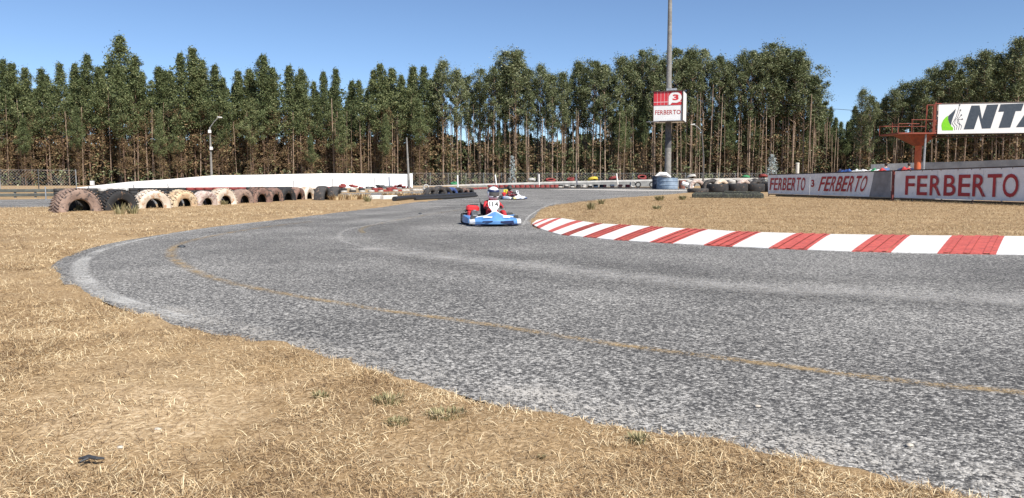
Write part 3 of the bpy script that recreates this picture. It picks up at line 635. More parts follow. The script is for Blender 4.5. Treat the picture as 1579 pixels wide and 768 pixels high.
# low mossy slab
M_MOSS = mat('mossy_rubber', (.06, .062, .055), (.035, .036, .034), rough=.95, scale=4, c3=(.14, .15, .10), c3p=.56, bump=.6)
a, b = Vector(G(1072, 306.0)), Vector(G(1183, 306.8)); c = (a + b) / 2; mb = MB(); L_ = (b - a).length
mb.box((0, 0, .17), (L_, 1.7, .34), None, bev=.06); mb.box((0, 0, .36), (L_ - .3, 1.3, .05), None, bev=.02); mb.box((L_ * .2, -.1, .42), (L_ * .5, .8, .08), Matrix.Rotation(.02, 3, 'Y'), bev=.02)
for i in range(9): mb.box((-L_ / 2 + .4 + i * L_ / 9.5, -.855, .17), (.05, .03, .22))
o = mb.build('conveyor_bumper', M_MOSS); o.location = (c.x, c.y + .7, 0); o.rotation_euler = (0, 0, math.atan2(b.y - a.y, b.x - a.x)); tag(o, 'long low mossy rubber bumper in front of the tractor tyres', 'bumper')
# ================================================================== LOW FAR WALL, POSTS, WIRE FENCE
def wall(name, pts, thick, m, label, cat='wall', coping=None):
    """pts of (x, y, ztop)"""
    mb = MB()
    for (x0, y0, z0), (x1, y1, z1) in zip(pts[:-1], pts[1:]):
        d = Vector((x1 - x0, y1 - y0, 0)).normalized(); n = Vector((-d.y, d.x, 0)) * thick
        v = [Vector((x0, y0, -.1)), Vector((x1, y1, -.1)), Vector((x1, y1, z1)), Vector((x0, y0, z0))]; v += [p + n for p in v]
        mb.add(v, [(0, 1, 2, 3), (7, 6, 5, 4), (3, 2, 6, 7), (1, 5, 6, 2), (0, 3, 7, 4)])
    return tag(mb.build(name, m), label, cat)
def at(px, py, Y): x, z = PZ(px, py, Y); return (x, Y, z)
M_PALE = mat('pale_concrete', (.55, .54, .51), (.42, .41, .39), rough=.9, scale=1.2, c3=(.3, .29, .27), c3p=.66)
cwp = [at(636, 287.6, 128), at(740, 283.4, 130), at(870, 279.6, 132), at(1008, 276.6, 134), at(1100, 275.0, 136), at(1186, 274.0, 138)]
cwr = empty('far_road_wall', (0, 0, 0), label='long low pale topped wall standing in for the far road at the foot of the old grove', cat='wall')  # wall shape stands in for the rising asphalt road
for nm_, dz0, dz1, m_, off in (('wall_panel', None, -.30, mat('asphalt_grey', (.26, .26, .25), (.19, .19, .185), rough=.9, scale=1.2), 0), ('coping', -.30, 0, M_PALE, .04)):
    mb = MB()
    for (x0, y0, z0), (x1, y1, z1) in zip(cwp[:-1], cwp[1:]):
        lo0, lo1 = (-.1, -.1) if dz0 is None else (max(z0 + dz0, .0), max(z1 + dz0, .0)); v = [Vector((x0, y0 - off, lo0)), Vector((x1, y1 - off, lo1)), Vector((x1, y1 - off, max(z1 + dz1, lo1 + .02))), Vector((x0, y0 - off, max(z0 + dz1, lo0 + .02)))]; v += [p + Vector((0, .25 + 2 * off, 0)) for p in v]
        mb.add(v, [(0, 1, 2, 3), (7, 6, 5, 4), (3, 2, 6, 7), (1, 5, 6, 2), (0, 3, 7, 4), (0, 4, 5, 1)])
    mb.build(nm_, m_, cwr)
M_WWALL = mat('whitewashed_wall', (.80, .80, .80), (.72, .72, .715), rough=.8, scale=.5, c3=(.6, .59, .57), c3p=.72)
ww = empty('white_wall', (0, 0, 0), label='long whitewashed wall in front of the pines on the left', cat='wall'); ww['label'] = 'long whitewashed wall running along the foot of the wood on the left'
mb = MB(); pts = [at(118, 289.4, 80), at(200, 280.5, 84), at(260, 276.5, 88), at(330, 270.5, 92), at(400, 269.5, 96), at(500, 267.4, 101), at(560, 267.6, 104), at(628, 268.4, 108)]
for (x0, y0, z0), (x1, y1, z1) in zip(pts[:-1], pts[1:]):
    d = Vector((x1 - x0, y1 - y0, 0)).normalized(); n = Vector((-d.y, d.x, 0)) * .25
    v = [Vector((x0, y0, -.1)), Vector((x1, y1, -.1)), Vector((x1, y1, z1)), Vector((x0, y0, z0))]; v += [p + n for p in v]
    mb.add(v, [(0, 1, 2, 3), (7, 6, 5, 4), (3, 2, 6, 7), (1, 5, 6, 2), (0, 3, 7, 4)])
mb.build('wall_panel', M_WWALL, ww)
mb = MB()
for (x0, y0, z0), (x1, y1, z1) in zip(pts[2:-1], pts[3:]):
    d = Vector((x1 - x0, y1 - y0, 0)); n_ = max(1, int(d.length / 3.2)); dd = d.normalized(); nv = Vector((dd.y, -dd.x, 0))
    for q in range(n_):
        t = (q + .5) / n_; p = Vector((x0, y0, 0)) + d * t + nv * .006; zz = z0 + (z1 - z0) * t
        mb.box((p.x, p.y, zz / 2 - .02), (.035, .012, zz - .06), Matrix.Rotation(math.atan2(d.y, d.x), 3, 'Z'))
mb.build('panel_joints', mat('joint_grey', (.5, .5, .49), (.42, .42, .41), rough=.9), ww)
x, y, z = at(632, 267.5, 108.3); mb = MB(); mb.box((x, y, z / 2), (.7, .5, z), Matrix.Rotation(.3, 3, 'Z'), bev=.02); mb.build('end_pillar', M_WWALL, ww)
x, y, z = at(142, 279, 83); mb = MB(); mb.box((x, y, .8), (.34, .34, 2 * (z) - 1.6 if z > 1 else 1.6), None, bev=.02); tag(mb.build('marker_post', M_WHITEP), 'short square white post standing at the left end of the white wall', 'post')
# stakes before the wall
for k, (px_, ya, yb, lean, lb) in enumerate([(137, 305, 287, 0, 'thin stake left of the black half buried tyre'), (207, 304, 285, 0, 'thin stake before the wall above the white tyre'), (262, 303, 284, -3, 'leaning thin stake above the cream tyre'), (386, 300, 279, 0, 'thin stake before the wall middle'), (453, 298, 278, 0, 'thin stake left of the red heap'), (513, 296, 275, 0, 'thin stake at the red heap'), (578, 294, 274, 0, 'thin stake between the two heaps'), (71, 309, 288, 0, 'thin pale stake beside the left track edge')]):
    x, y = G(px_, ya); _, z = PZ(px_, yb, y); mb = MB(); mb.tube([(0, 0, -.05), (lean * .04, 0, z)], .035, 6); o = mb.build('stake', M_STEEL); o.location = (x, y, 0); tag(o, lb, 'stake')
for k, (px_, ya, tx, ty, lb) in enumerate([(766, 284.5, 763.5, 269.5, 'leftmost white fence post beyond the far kart'), (831.5, 283, 831, 268.5, 'upright white fence post over the red tyres'), (890.5, 280.5, 888, 268.5, 'white fence post leaning left over the white tyres'), (953.5, 279.5, 950.5, 267.5, 'white fence post leaning left over the red run'), (706, 287, 705.5, 270, 'white fence post above the half buried black tyres')]):
    Y = 118; x0, z0 = PZ(px_, 290, Y); x1, z1 = PZ(tx, ty, Y); mb = MB(); mb.tube([(0, 0, -.1), (x1 - x0, 0, z1)], .11, 8); o = mb.build('fence_post', M_WHITEP, smooth=True); o.location = (x0, Y, 0); tag(o, lb, 'post', 'white fence posts beyond the track')
M_WIRE = mat('fence_wire', (.45, .46, .47), (.36, .36, .37), rough=.6)
def wire_fence(P, h, step, mesh, lb, name='wire_fence', post_r=.045, wr=.008, posts_vis=True):
    root = empty(name, (P[0][0], P[0][1], 0), label=lb, cat='fence'); o0 = Vector((P[0][0], P[0][1], 0)); mb = MB()
    for a, b in zip(P[:-1], P[1:]):
        a = Vector((*a[:2], 0)) - o0; b = Vector((*b[:2], 0)) - o0; L_ = (b - a).length; d = (b - a) / L_; n = int(L_ / mesh)
        for i in range(n + 1):
            for s_ in (-1, 1):
                t0 = i * mesh; t1 = t0 + s_ * h
                q0 = a + d * t0; t1c = min(max(t1, 0), L_); zz = h * abs(t1c - t0) / h
                q1 = a + d * t1c + Vector((0, 0, zz)); sd = Vector((0, 0, wr))
                up = Vector((d.x * wr, d.y * wr, 0)); mb.add([q0 - up, q0 + up, q1 + up, q1 - up], [(0, 1, 2, 3)])
        for z_ in (.05, h): mb.tube([a + Vector((0, 0, z_)), b + Vector((0, 0, z_))], wr * 1.5, 4)
        k = max(1, round(L_ / step))
        for i in range(k + 1):
            p = a + d * L_ * i / k; pm = MB(); pm.tube([(p.x, p.y, -.05), (p.x, p.y, h + .08)], post_r, 7); pm.build('post', M_STEEL, root)
    mb.build('wire_mesh', M_WIRE, root); return root
Yf = 141
wire_fence([(PZ(636, 280, 139)[0], 139), (PZ(800, 280, Yf)[0], Yf), (PZ(1005, 280, Yf)[0], Yf), (PZ(1190, 280, Yf)[0], Yf + 2)], 2.3, 3.4, .5, 'low wire fence along the foot of the tall eucalyptus wood', wr=.008)
wire_fence([(PZ(-60, 290, 72)[0], 72), (PZ(60, 290, 73)[0], 73), (PZ(118, 290, 76)[0], 76)], 2.1, 4.2, .28, 'chain link fence on posts at the far left edge', wr=.0055)
# dark guard rail at far left
gr = empty('guard_rail', (0, 0, 0), label='low dark guard rail beyond the track at the far left', cat='guard rail')
p0, p1 = G(-80, 307), G(112, 305.5); d = Vector((p1[0] - p0[0], p1[1] - p0[1], 0)); rz = Matrix.Rotation(math.atan2(d.y, d.x), 3, 'Z')
gr.location = ((p0[0] + p1[0]) / 2, (p0[1] + p1[1]) / 2 + .3, 0); gr.rotation_euler = (0, 0, math.atan2(d.y, d.x))
for zz in (.22, .50): mb = MB(); mb.box((0, 0, zz), (d.length, .07, .20), None, bev=.02); mb.build('rail', mat('weathered_dark_rail', (.06, .065, .062), (.10, .11, .10), rough=.7, scale=2), gr)
for i in range(7): mb = MB(); mb.box((-d.length / 2 + d.length * i / 6, .10, .3), (.12, .12, .62)); mb.build('post', M_CONC, gr)
# coloured barrier things beyond the wall: half tyres painted
for k, (px_, py_, c, w_, hh, lb) in enumerate([(820, 274.5, 'white', 1.0, .75, 'white tyre top showing over the low wall by the second post'), (849, 274, 'red', 1.35, .6, 'broad red tyre top over the low wall'), (880, 273.5, 'red', 1.0, .7, 'second red tyre top left of the yellow one'), (914, 272.5, 'yellow', 1.4, .9, 'bright yellow tyre top over the low wall'), (946, 271.5, 'red', 1.3, .95, 'red tyre top just left of the leaning post'), (990, 270.2, 'red', 1.2, 1.0, 'red tyre top beside the blue drum'), (1066, 269.0, 'white', 1.3, 1.0, 'white tyre top right of the mast'), (1150, 270.4, 'green', 1.1, 1.0, 'green tyre top over the pale tyre wall'), (1177, 268.5, 'red', 1.2, 1.2, 'dark red tyre top at the left banner edge'), (700, 280.5, 'green', .9, .5, 'teal green tyre top behind the low wall on the left')]):
    Y = 138 if px_ < 1010 else 141; x, z = PZ(px_, py_, Y)
    w_ *= .68; o = tyre_mb(w_, .5, 28, rim=.6).build('painted_tyre', [CM[c], M_INNER], smooth=True); o.location = (x, Y, z - w_ * .52); o.rotation_euler = (R(random.choice([-1, 1]) * random.uniform(62, 78)), 0, R(random.uniform(-40, 40))); tag(o, lb, 'tyre', 'painted tyre tops over the low wall')
# ================================================================== POLES AND LAMPS
M_POLE = mat('mast_concrete', (.25, .24, .225), (.18, .175, .165), rough=.85, scale=1.5, c3=(.42, .40, .37), c3p=.62)
def lamp_post(px, py, Ytop_px, headpx, headpy, r0, r1, lb, boxes=(), pm=None):
    x, y = G(px, py); x1, z1 = PZ(Ytop_px[0], Ytop_px[1], y); root = empty('street_lamp', (x, y, 0), label=lb, cat='street lamp')
    mb = MB(); mb.tube([(0, 0, -.1), (0, 0, z1 * .5), (x1 - x, 0, z1)], [r0, (r0 + r1) / 2, r1], 10); mb.build('pole', pm or M_POLE, root, True)
    hx, hz = PZ(headpx, headpy, y); hx -= x
    mb = MB(); mb.tube([(x1 - x, 0, z1 - .1), ((x1 - x) * .5 + hx * .5, 0, z1 + (hz - z1) * .55), (hx, 0, hz)], .05, 7); mb.build('arm', M_STEEL, root, True)
    s_ = 1 if hx > 0 else -1; mb = MB(); mb.box((0, 0, 0), (.70, .28, .16), Matrix.Rotation(-s_ * -.12, 3, 'Y'), bev=.07); h = mb.build('lamp_head', mat('lamp_head_paint', (.72, .72, .70), rough=.5), root); h.location = (hx + s_ * .15, 0, hz)
    mb = MB(); mb.box((0, 0, -.085), (.45, .2, .05), None, bev=.02); mb.build('lamp_glass', mat('lamp_glass', (.5, .5, .48), rough=.15), h)
    for (bx, by) in boxes:
        qx, qz = PZ(bx, by, y); mb = MB(); mb.box((qx - x, -.16, qz), (.35, .3, .42), None, bev=.03); mb.build('junction_box', M_WHITEP, root)
    return root
lamp_post(327, 290.5, (323.5, 196), 337, 181, .17, .10, 'concrete street lamp in front of the white wall on the left', [(326.5, 229), (324, 203)])
lamp_post(1084, 289, (1082, 201), 1070, 192, .14, .09, 'street lamp with left facing head right of the high mast', (), mat('dark_pole', (.12, .115, .11), (.08, .078, .075), rough=.8))
x, y = G(631, 290.5); x1, z1 = PZ(627, 212, y); mb = MB(); mb.tube([(0, 0, -.1), (x1 - x, 0, z1)], [.17, .09], 10); o = mb.build('utility_pole', M_POLE, smooth=True); o.location = (x, y, 0); tag(o, 'bare concrete pole at the right end of the white wall', 'pole')
x, z = PZ(1230, 251, 100); mb = MB(); mb.tube([(0, 0, -.1), (0, 0, z - .12)], .22, 12); mb.lathe([(.25, z - .14), (.25, z - .06), (.18, z)], 12); o = mb.build('concrete_post', mat('cream_post', (.62, .6, .54), (.5, .48, .43), rough=.8), smooth=True); o.location = (x, 100, 0); tag(o, 'thick cream post standing behind the first banner', 'post')
x, y = G(1432, 300); mb = MB(); xx, z1 = PZ(1430, 205, 64); x0, _ = PZ(1429, 262, 64); mb.tube([(0, 0, -.1), (xx - x0 + .2, 0, z1)], [.13, .07], 8); o = mb.build('utility_pole', M_STEEL, smooth=True); o.location = (x0, 64.6, 0); tag(o, 'slim pale pole right beside the orange billboard column', 'pole')
# high mast + sign + drums
MY = 104.0
x0, _ = PZ(1029.5, 290, MY); xt, zt = PZ(1034.8, -120, MY)
mast = empty('high_mast', (x0, MY, 0), label='very tall tapering concrete mast rising out of the blue drums', cat='mast')
mb = MB(); P = [(0, 0, -.1)]; rr_ = [.46]
for t in (.1, .25, .5, .75, 1): P.append(((xt - x0) * t, 0, zt * t)); rr_.append(.46 - .27 * t)
mb.tube(P, rr_, 16); mb.build('shaft', M_POLE, mast, True)
_, za = PZ(1030, 187, MY); _, zb = PZ(1030, 228, MY); mb = MB()
mb.tube([((xt - x0) * zb / zt, 0, zb), ((xt - x0) * za / zt, 0, za)], [.46 - .27 * zb / zt + .015, .46 - .27 * za / zt + .015], 16, cap=False); mb.build('shade_sleeve', mat('shade_band_paint', (.10, .10, .105), (.07, .07, .075), rough=.8, scale=2, c3=(.2, .2, .2), c3p=.68), mast, True)  # shade patch on the shaft, put in as a dark sleeve
M_SW = mat('sign_white', (.80, .80, .79), (.74, .74, .73), rough=.45, scale=1, c3=(.6, .58, .55), c3p=.74)
M_SR = mat('sign_red', (.60, .045, .06), (.52, .04, .05), rough=.45, scale=1, c3=(.66, .22, .22), c3p=.72)
M_SRD = mat('sign_dull_red', (.42, .03, .035), (.34, .025, .03), rough=.5, scale=2)
M_SG = mat('sign_slate', (.045, .06, .08), (.06, .075, .095), rough=.45)
M_SGN = mat('sign_green', (.22, .62, .02), (.18, .56, .02), rough=.45)
# lettering helper --------------------------------------------------
_tc = {}
def glyph(ch, off=0.0):
    key = (ch, off)
    if key in _tc: return _tc[key]
    cu = bpy.data.curves.new('t', 'FONT'); cu.body = ch; cu.offset = off; cu.resolution_u = 4; o = bpy.data.objects.new('t', cu); COL.objects.link(o)
    dg = bpy.context.evaluated_depsgraph_get(); me = bpy.data.meshes.new_from_object(o.evaluated_get(dg))
    v = np.array([p.co[:2] for p in me.vertices]); f = [tuple(p.vertices) for p in me.polygons]
    lo, hi = v.min(0), v.max(0); v = (v - lo) / (hi - lo); asp = (hi - lo)[0] / (hi - lo)[1]
    COL.objects.unlink(o); bpy.data.objects.remove(o); bpy.data.curves.remove(cu); bpy.data.meshes.remove(me)
    _tc[key] = (v, f, asp); return _tc[key]
def letters(mb, text, fn, widths=None, gap=.10, off=.012, shear=0.0, mi=0):
    """fn(u, v) maps the unit text rectangle to a 3D point"""
    W = widths or [glyph(c, off)[2] if c != ' ' else .5 for c in text]; tot = sum(W) + gap * (len(text) - 1); u = 0
    for c, w in zip(text, W):
        if c != ' ':
            v, f, _ = glyph(c, off); mb.add([fn((u + x * w) / tot + shear * (y - .5), y) for x, y in v], f, mi)
        u += w + gap
# sign box
sx0, sz1 = PZ(1006, 142.5, MY - 1.2); sx1, sz0 = PZ(1050, 187.5, MY - 1.2)
W_s = sx1 - sx0; H_s = sz1 - sz0
sb = empty('sign_box', (sx0, MY - 1.9, sz0), R(-19), label='square red and white advertising box lettered FERBERTO, hung on the high mast', cat='sign'); sb['label'] = 'square red and white box sign with a word and emblem fixed on the high mast'
D_s = 4.0
mb = MB(); mb.box((W_s / 2, D_s / 2, H_s / 2), (W_s, D_s, H_s)); mb.build('sign_body', M_SW, sb)
mb = MB(); mb.box((W_s / 2, -.02, H_s * .76), (W_s - .06, .04, H_s * .46)); mb.build('red_panel', M_SR, sb)
mb = MB()
for u in (0, .03): pass
for t in (.14, .26, .38, .5): mb.box((W_s * t, -.045, H_s * .76), (.022, .01, H_s * .46))
mb.box((W_s / 2, -.0465, H_s * .64), (W_s - .1, .007, .05)); mb.build('panel_seams', M_SW, sb)
mb = MB(); mb.box((W_s - .05, -.04, H_s / 2), (.16, .12, H_s)); mb.box((.04, -.03, H_s / 2), (.08, .10, H_s)); mb.box((W_s / 2, -.03, H_s + .04), (W_s + .3, .3, .08)); mb.box((W_s / 2, .0, -.06), (W_s + .4, .5, .10)); mb.box((W_s + .03, D_s / 2, -.05), (.1, D_s + .2, .12)); mb.build('edge_frame', M_DARKMET, sb)
mb = MB(); mb.box((-.0, -.2, -.10), (1.6, .35, .06)); mb.box((W_s * .75, -.3, -.02), (1.9, .2, .06)); mb.box((W_s / 2 + .2, D_s / 2, H_s + .3), (1.3, .8, .5)); mb.build('catwalk', M_STEEL, sb)
def circ(cx, cy, rx, ry, a0, a1, n=14): return [(cx + rx * math.cos(R(a0 + (a1 - a0) * i / n)), cy + ry * math.sin(R(a0 + (a1 - a0) * i / n))) for i in range(n + 1)]
# emblem: white speech drop with a red 3 inside
u = lambda x: x * W_s; ex, ez = W_s * .74, H_s * .78
out = circ(ex, ez, W_s * .215, H_s * .185, -80, 180, 18) + [(W_s * .525, H_s * .62), (W_s * .525, H_s * .535), (W_s * .575, H_s * .54), (W_s * .64, H_s * .61)]
emb = MB(); emb.prism(out, (0, -.05, 0), (1, 0, 0), (0, 0, 1), (0, -1, 0), .02); emb.build('emblem', M_SW, sb)
mb = MB(); letters(mb, '3', lambda a, b: (W_s * (.655 + a * .20), -.078, H_s * (.685 + b * .20)), off=.05); mb.build('emblem_numeral', M_SR, sb)
mb = MB(); letters(mb, 'FERBERTO', lambda a, b: (W_s * (.07 + a * .86), -.008, H_s * (.215 + b * .15)), off=.015); mb.build('lettering', M_SRD, sb)
# drums
M_NAVY = mat('navy_drum', (.035, .05, .085), (.02, .026, .045), rough=.6, scale=2, c3=(.12, .13, .15), c3p=.64)
M_PBL = mat('pale_blue_drum', (.27, .34, .42), (.16, .22, .30), rough=.6, scale=1.2, c3=(.06, .07, .10), c3p=.66)
def drum(px, py, rpx, top, m, lb):
    x, y = G(px, py); r_ = rpx * y / F; _, z1 = PZ(px, top, y); mb = MB()
    mb.lathe([(r_ * .96, 0), (r_, .08), (r_ * .98, z1 * .33), (r_ * 1.02, z1 * .36), (r_ * .98, z1 * .39), (r_ * .98, z1 * .66), (r_ * 1.02, z1 * .69), (r_ * .98, z1 * .72), (r_ * .97, z1 * .94), (r_ * 1.03, z1), (r_ * .9, z1), (r_ * .88, z1 * .5), (.05, z1 * .45)], 28)
    o = mb.build('drum', m, smooth=True); o.location = (x, y + r_, 0); return tag(o, lb, 'drum')
drum(1015, 291.5, 8, 271.5, M_NAVY, 'dark navy drum at the left foot of the high mast')
drum(1032, 292, 16.5, 273.5, M_PBL, 'wide faded pale blue drum around the foot of the high mast')
mb = MB(); mb.tube([(-.9, 0, 0), (-.3, .1, .35), (.5, 0, .3), (1.1, 0, -.1)], [.15, .3, .3, .15], 8); o = mb.build('tarpaulin', M_WHITEP, smooth=True); x, z = PZ(1024, 272, 101); o.location = (x, 102.2, z - .05); tag(o, 'crumpled white sheet lying on the rim of the blue drum', 'sheet')
x, y = G(1052, 291); mb = MB(); mb.lathe([(.42, 0), (.45, .1), (.45, 1.0), (.42, 1.1), (.3, 1.1), (.3, .9)], 18); o = mb.build('barrel', mat('rusty_barrel', (.28, .11, .08), (.18, .08, .06), rough=.8), smooth=True); o.location = (x, y, 0); tag(o, 'small rusty red barrel right of the pale blue drum', 'barrel')
x, y = G(1060, 291.5); mb = MB(); mb.tube([(-.7, 0, .75), (0, 0, .5), (.7, 0, .2)], [.25, .3, .2], 8); mb.tube([(-.2, 0, .45), (-.25, 0, 0)], .06, 6); mb.tube([(.4, 0, .3), (.4, 0, 0)], .06, 6); o = mb.build('barrier_block', M_WHITEP, smooth=True); o.location = (x, y, 0); tag(o, 'white plastic block slanting down beside the rusty barrel', 'barrier')
# ================================================================== BANNER FENCE (right)
BA = Vector(G(1185, 303)); BB = Vector(G(1579, 318)); BD = (BB - BA); BL = BD.length; BU = BD / BL; BN = Vector((-BU.y, BU.x)) ; BN = BN if BN.x < 0 else -BN
def bs(px):                               # arc length along the banner line met by the column of a pixel
    k = (px - CX) / F * math.cos(TH); return (k * BA.y - BA.x) / (BU.x - k * BU.y)
ztop = lambda s: 1.53 + (1.81 - 1.53) * s / BL
zbot = lambda s: .20
def bpt(s, f, off=0.0): z = ztop(s) * (1 - f) + zbot(s) * f; return (BA.x + BU.x * s + BN.x * off, BA.y + BU.y * s + BN.y * off, z)
S_END = BL + 4.5
bf = empty('banner_fence', (0, 0, 0), label='long dark tubular frame carrying the white banners on the right', cat='fence')
mb = MB(); mb.tube([bpt(0, -.01), bpt(S_END, -.01)], .035, 6); mb.build('top_rail', M_DARKMET, bf)
mb = MB(); mb.tube([bpt(0, 1.03), bpt(S_END, 1.03)], .035, 6); mb.build('bottom_rail', M_DARKMET, bf)
for px_ in (1185, 1222, 1262, 1305, 1407, 1452, 1500, 1545, 1600, 1650):
    s = bs(px_)
    if s > S_END: continue
    p = bpt(s, 0, -.06); mb = MB(); mb.box((p[0], p[1], ztop(s) / 2), (.06, .06, ztop(s) + .02)); mb.build('post', M_DARKMET, bf)
s = bs(1377.5); p = bpt(s, 0, .0); mb = MB(); mb.box((p[0], p[1], ztop(s) / 2 - .02), (.12, .14, ztop(s) + .1), bev=.01); mb.build('post', mat('red_post_paint', (.22, .05, .04), (.14, .04, .035), rough=.7, scale=4), bf)['label'] = 'thick dark red post between banners'
M_BAN = mat('banner_vinyl', (.82, .82, .83), (.72, .72, .73), rough=.55, scale=1.4, c3=(.58, .57, .56), c3p=.64, bump=.6, bscale=3)
def banner(px0, px1, lb, m=M_BAN, skew0=0, skew1=0, nx=24):
    s0, s1 = bs(px0), min(bs(px1), S_END); mb = MB(); nx = max(6, int((s1 - s0) / .25)); ny = 6; v = []
    for th in (0, .012):
        for j in range(ny + 1):
            for i in range(nx + 1):
                u_, w = i / nx, j / ny; s = s0 + skew0 * (w) + (s1 + skew1 * w - s0 - skew0 * w) * u_
                wob = .022 * math.sin(s * 5.1 + j * .9) * math.sin(math.pi * w) + .006 * math.sin(s * 11 + j)
                fr = w + (.012 * math.sin(s * 7) if j in (0, ny) else 0)
                v.append(bpt(s, min(max(fr, 0.01), .99), .045 + wob - th))
    f = []; K = (ny + 1) * (nx + 1)
    for j in range(ny):
        for i in range(nx):
            a_ = j * (nx + 1) + i; f.append((a_, a_ + 1, a_ + nx + 2, a_ + nx + 1)); f.append((K + a_ + nx + 1, K + a_ + nx + 2, K + a_ + 1, K + a_))
    for i in range(nx): a_ = i; f.append((a_, K + a_, K + a_ + 1, a_ + 1)); a_ = ny * (nx + 1) + i; f.append((a_, a_ + 1, K + a_ + 1, K + a_))
    for j in range(ny): a_ = j * (nx + 1); f.append((a_, a_ + nx + 1, K + a_ + nx + 1, K + a_)); a_ += nx; f.append((a_, K + a_, K + a_ + nx + 1, a_ + nx + 1))
    root = empty('banner', bpt((s0 + s1) / 2, 1), label=lb, cat='banner'); ro = Vector(root.location); mb.add([Vector(p) - ro for p in v], f); mb.build('banner_sheet', m, root, True)
    return root, ro
def blet(root, ro, text, pxs, f0, f1, m, off, shear=0.0):
    """pxs: edges of each letter in survey pixels"""
    mb = MB()
    for c, (a, b) in zip(text, pxs):
        s0, s1 = bs(a), bs(b); v, fc, _ = glyph(c, off)
        mb.add([Vector(bpt(s0 + (s1 - s0) * x + shear * (y - .5), f1 + (f0 - f1) * y, .075)) - ro for x, y in v], fc)
    mb.build('lettering', m, root)
r3, o3 = banner(1381, 1700, 'largest and nearest white banner lettered in big red capitals right of the red post')
blet(r3, o3, 'FERBERTO', [(1398, 1412.5), (1416, 1432), (1436, 1454), (1457.5, 1476), (1480, 1498.5), (1502, 1523), (1524.5, 1546.5), (1548.5, 1573)], .19, .88, M_SRD, .012)
for px_ in (1405, 1423, 1438, 1452, 1478, 1499, 1512, 1545, 1562):
    mb = MB(); mb.tube([Vector(bpt(bs(px_), -.02, .05)) - o3, Vector(bpt(bs(px_) + .01, .05, .082)) - o3], .012, 5); mb.build('rope_tie', M_DARKMET, r3)
for px_ in (1447, 1518):
    mb = MB(); mb.tube([Vector(bpt(bs(px_), .02, .074)) - o3, Vector(bpt(bs(px_), .5, .083)) - o3, Vector(bpt(bs(px_), .98, .074)) - o3], .005, 5); mb.build('seam', mat('seam_grey', (.45, .45, .46), rough=.7), r3)
r1, o1 = banner(1185.5, 1250, 'white banner with dark red slanted capitals at the far left end of the fence')
mb = None
def even(a, b, n, g=.16):
    w = (bs(b) - bs(a)); cw = w / (n + (n - 1) * g); out = []
    inv = lambda s: s
    return [(a, b, i * cw * (1 + g), cw) for i in range(n)]
def blet2(root, ro, text, a, b, f0, f1, m, off, shear=0.):
    mb = MB(); s0, s1 = bs(a), bs(b); n = len(text); g = .18; cw = (s1 - s0) / (n + (n - 1) * g)
    for i, c in enumerate(text):
        v, fc, _ = glyph(c, off); q = s0 + i * cw * (1 + g)
        mb.add([Vector(bpt(q + cw * x + shear * (y - .5), f1 + (f0 - f1) * y, .075)) - ro for x, y in v], fc)
    mb.build('lettering', m, root)
blet2(r1, o1, 'FERBERTO', 1189, 1243, .17, .80, M_SRD, .01, .12)
r1b, o1b = banner(1250.3, 1257.6, 'narrow white strip with part of a red emblem between the first two banners')
mb = MB(); mb.prism([(0, 0), (1, 0), (1, 1), (0, 1)], (0, 0, 0), (0, 0, 0), (0, 0, 0), (0, 0, 0), 0) if False else None
blet2(r1b, o1b, '3', 1252.5, 1257, .28, .62, M_SRD, .03)
r2, o2 = banner(1258, 1348, 'slanting white banner with tall dark red capitals left of the grey sheet', skew0=-.3, skew1=-.3)
blet2(r2, o2, 'FERBERTO', 1266, 1338, .15, .80, M_SRD, .012, .35)
banner(1348.5, 1374, 'plain grey translucent looking sheet left of the red post', mat('grey_sheet', (.27, .27, .28), (.20, .20, .21), rough=.7, scale=2), skew0=-.35, skew1=.1)
# low concrete bank and slab behind the banners (spectators stand on it)
def bline(px, back): s = bs(px); return (BA.x + BU.x * s - BN.x * back, BA.y + BU.y * s - BN.y * back)
mb = MB(); q = [bline(1290, 1.0), bline(1420, 1.0), bline(1420, 3.6), bline(1290, 3.6)]
mb.prism(q, (0, 0, -.05), (1, 0, 0), (0, 1, 0), (0, 0, 1), .62); tag(mb.build('concrete_platform', M_CONC), 'low concrete platform behind the middle banners', 'platform')
mb = MB()
for a_, b_ in ((1190, 1372), (1383, 1640)):
    q0, q1 = bline(a_, .35), bline(b_, .35); mb.prism([q0, q1, bline(b_, .75), bline(a_, .75)], (0, 0, -.02), (1, 0, 0), (0, 1, 0), (0, 0, 1), .20 if a_ < 1300 else .16)
tag(mb.build('debris_strip', M_MOSS), 'low dark strip standing in for debris on the ground behind the banner frame', 'bumper')  # dark strip laid in place of the debris under the banners
# draped cloths on the top rail
def cloth(px0, px1, cols, lb, hh=.12, seed=0):
    r = random.Random(seed); s0, s1 = bs(px0), bs(px1); n = 22; mb = MB(); v = []
    prof = [(-.16, -.12), (-.12, .02), (-.05, .8), (.03, 1), (.10, .7), (.17, .1), (.20, -.2)]
    for i in range(n + 1):
        s = s0 + (s1 - s0) * i / n; a = hh * (.55 + .45 * math.sin(i * .9 + seed) * math.cos(i * .37 + seed * 2)); e = min(1, i / 3 + .2, (n - i) / 3 + .2)
        for o_, z_ in prof:
            p = bpt(s, 0, -o_ - .05); v.append((p[0], p[1], p[2] + .05 + z_ * a * e + .01 * math.sin(i * 2.1 + o_ * 20)))
    k = len(prof); f = [(i * k + j, i * k + j + 1, (i + 1) * k + j + 1, (i + 1) * k + j) for i in range(n) for j in range(k - 1)]
    me_cols = [mi for i in range(n) for mi in [min(int(i / n * len(cols)), len(cols) - 1)] * (k - 1)]
    mb.v = v; mb.f = f; mb.m = me_cols; o = mb.build('cloth', cols, smooth=True); sm = o.modifiers.new('s', 'SOLIDIFY'); sm.thickness = .01; return tag(o, lb, 'cloth')
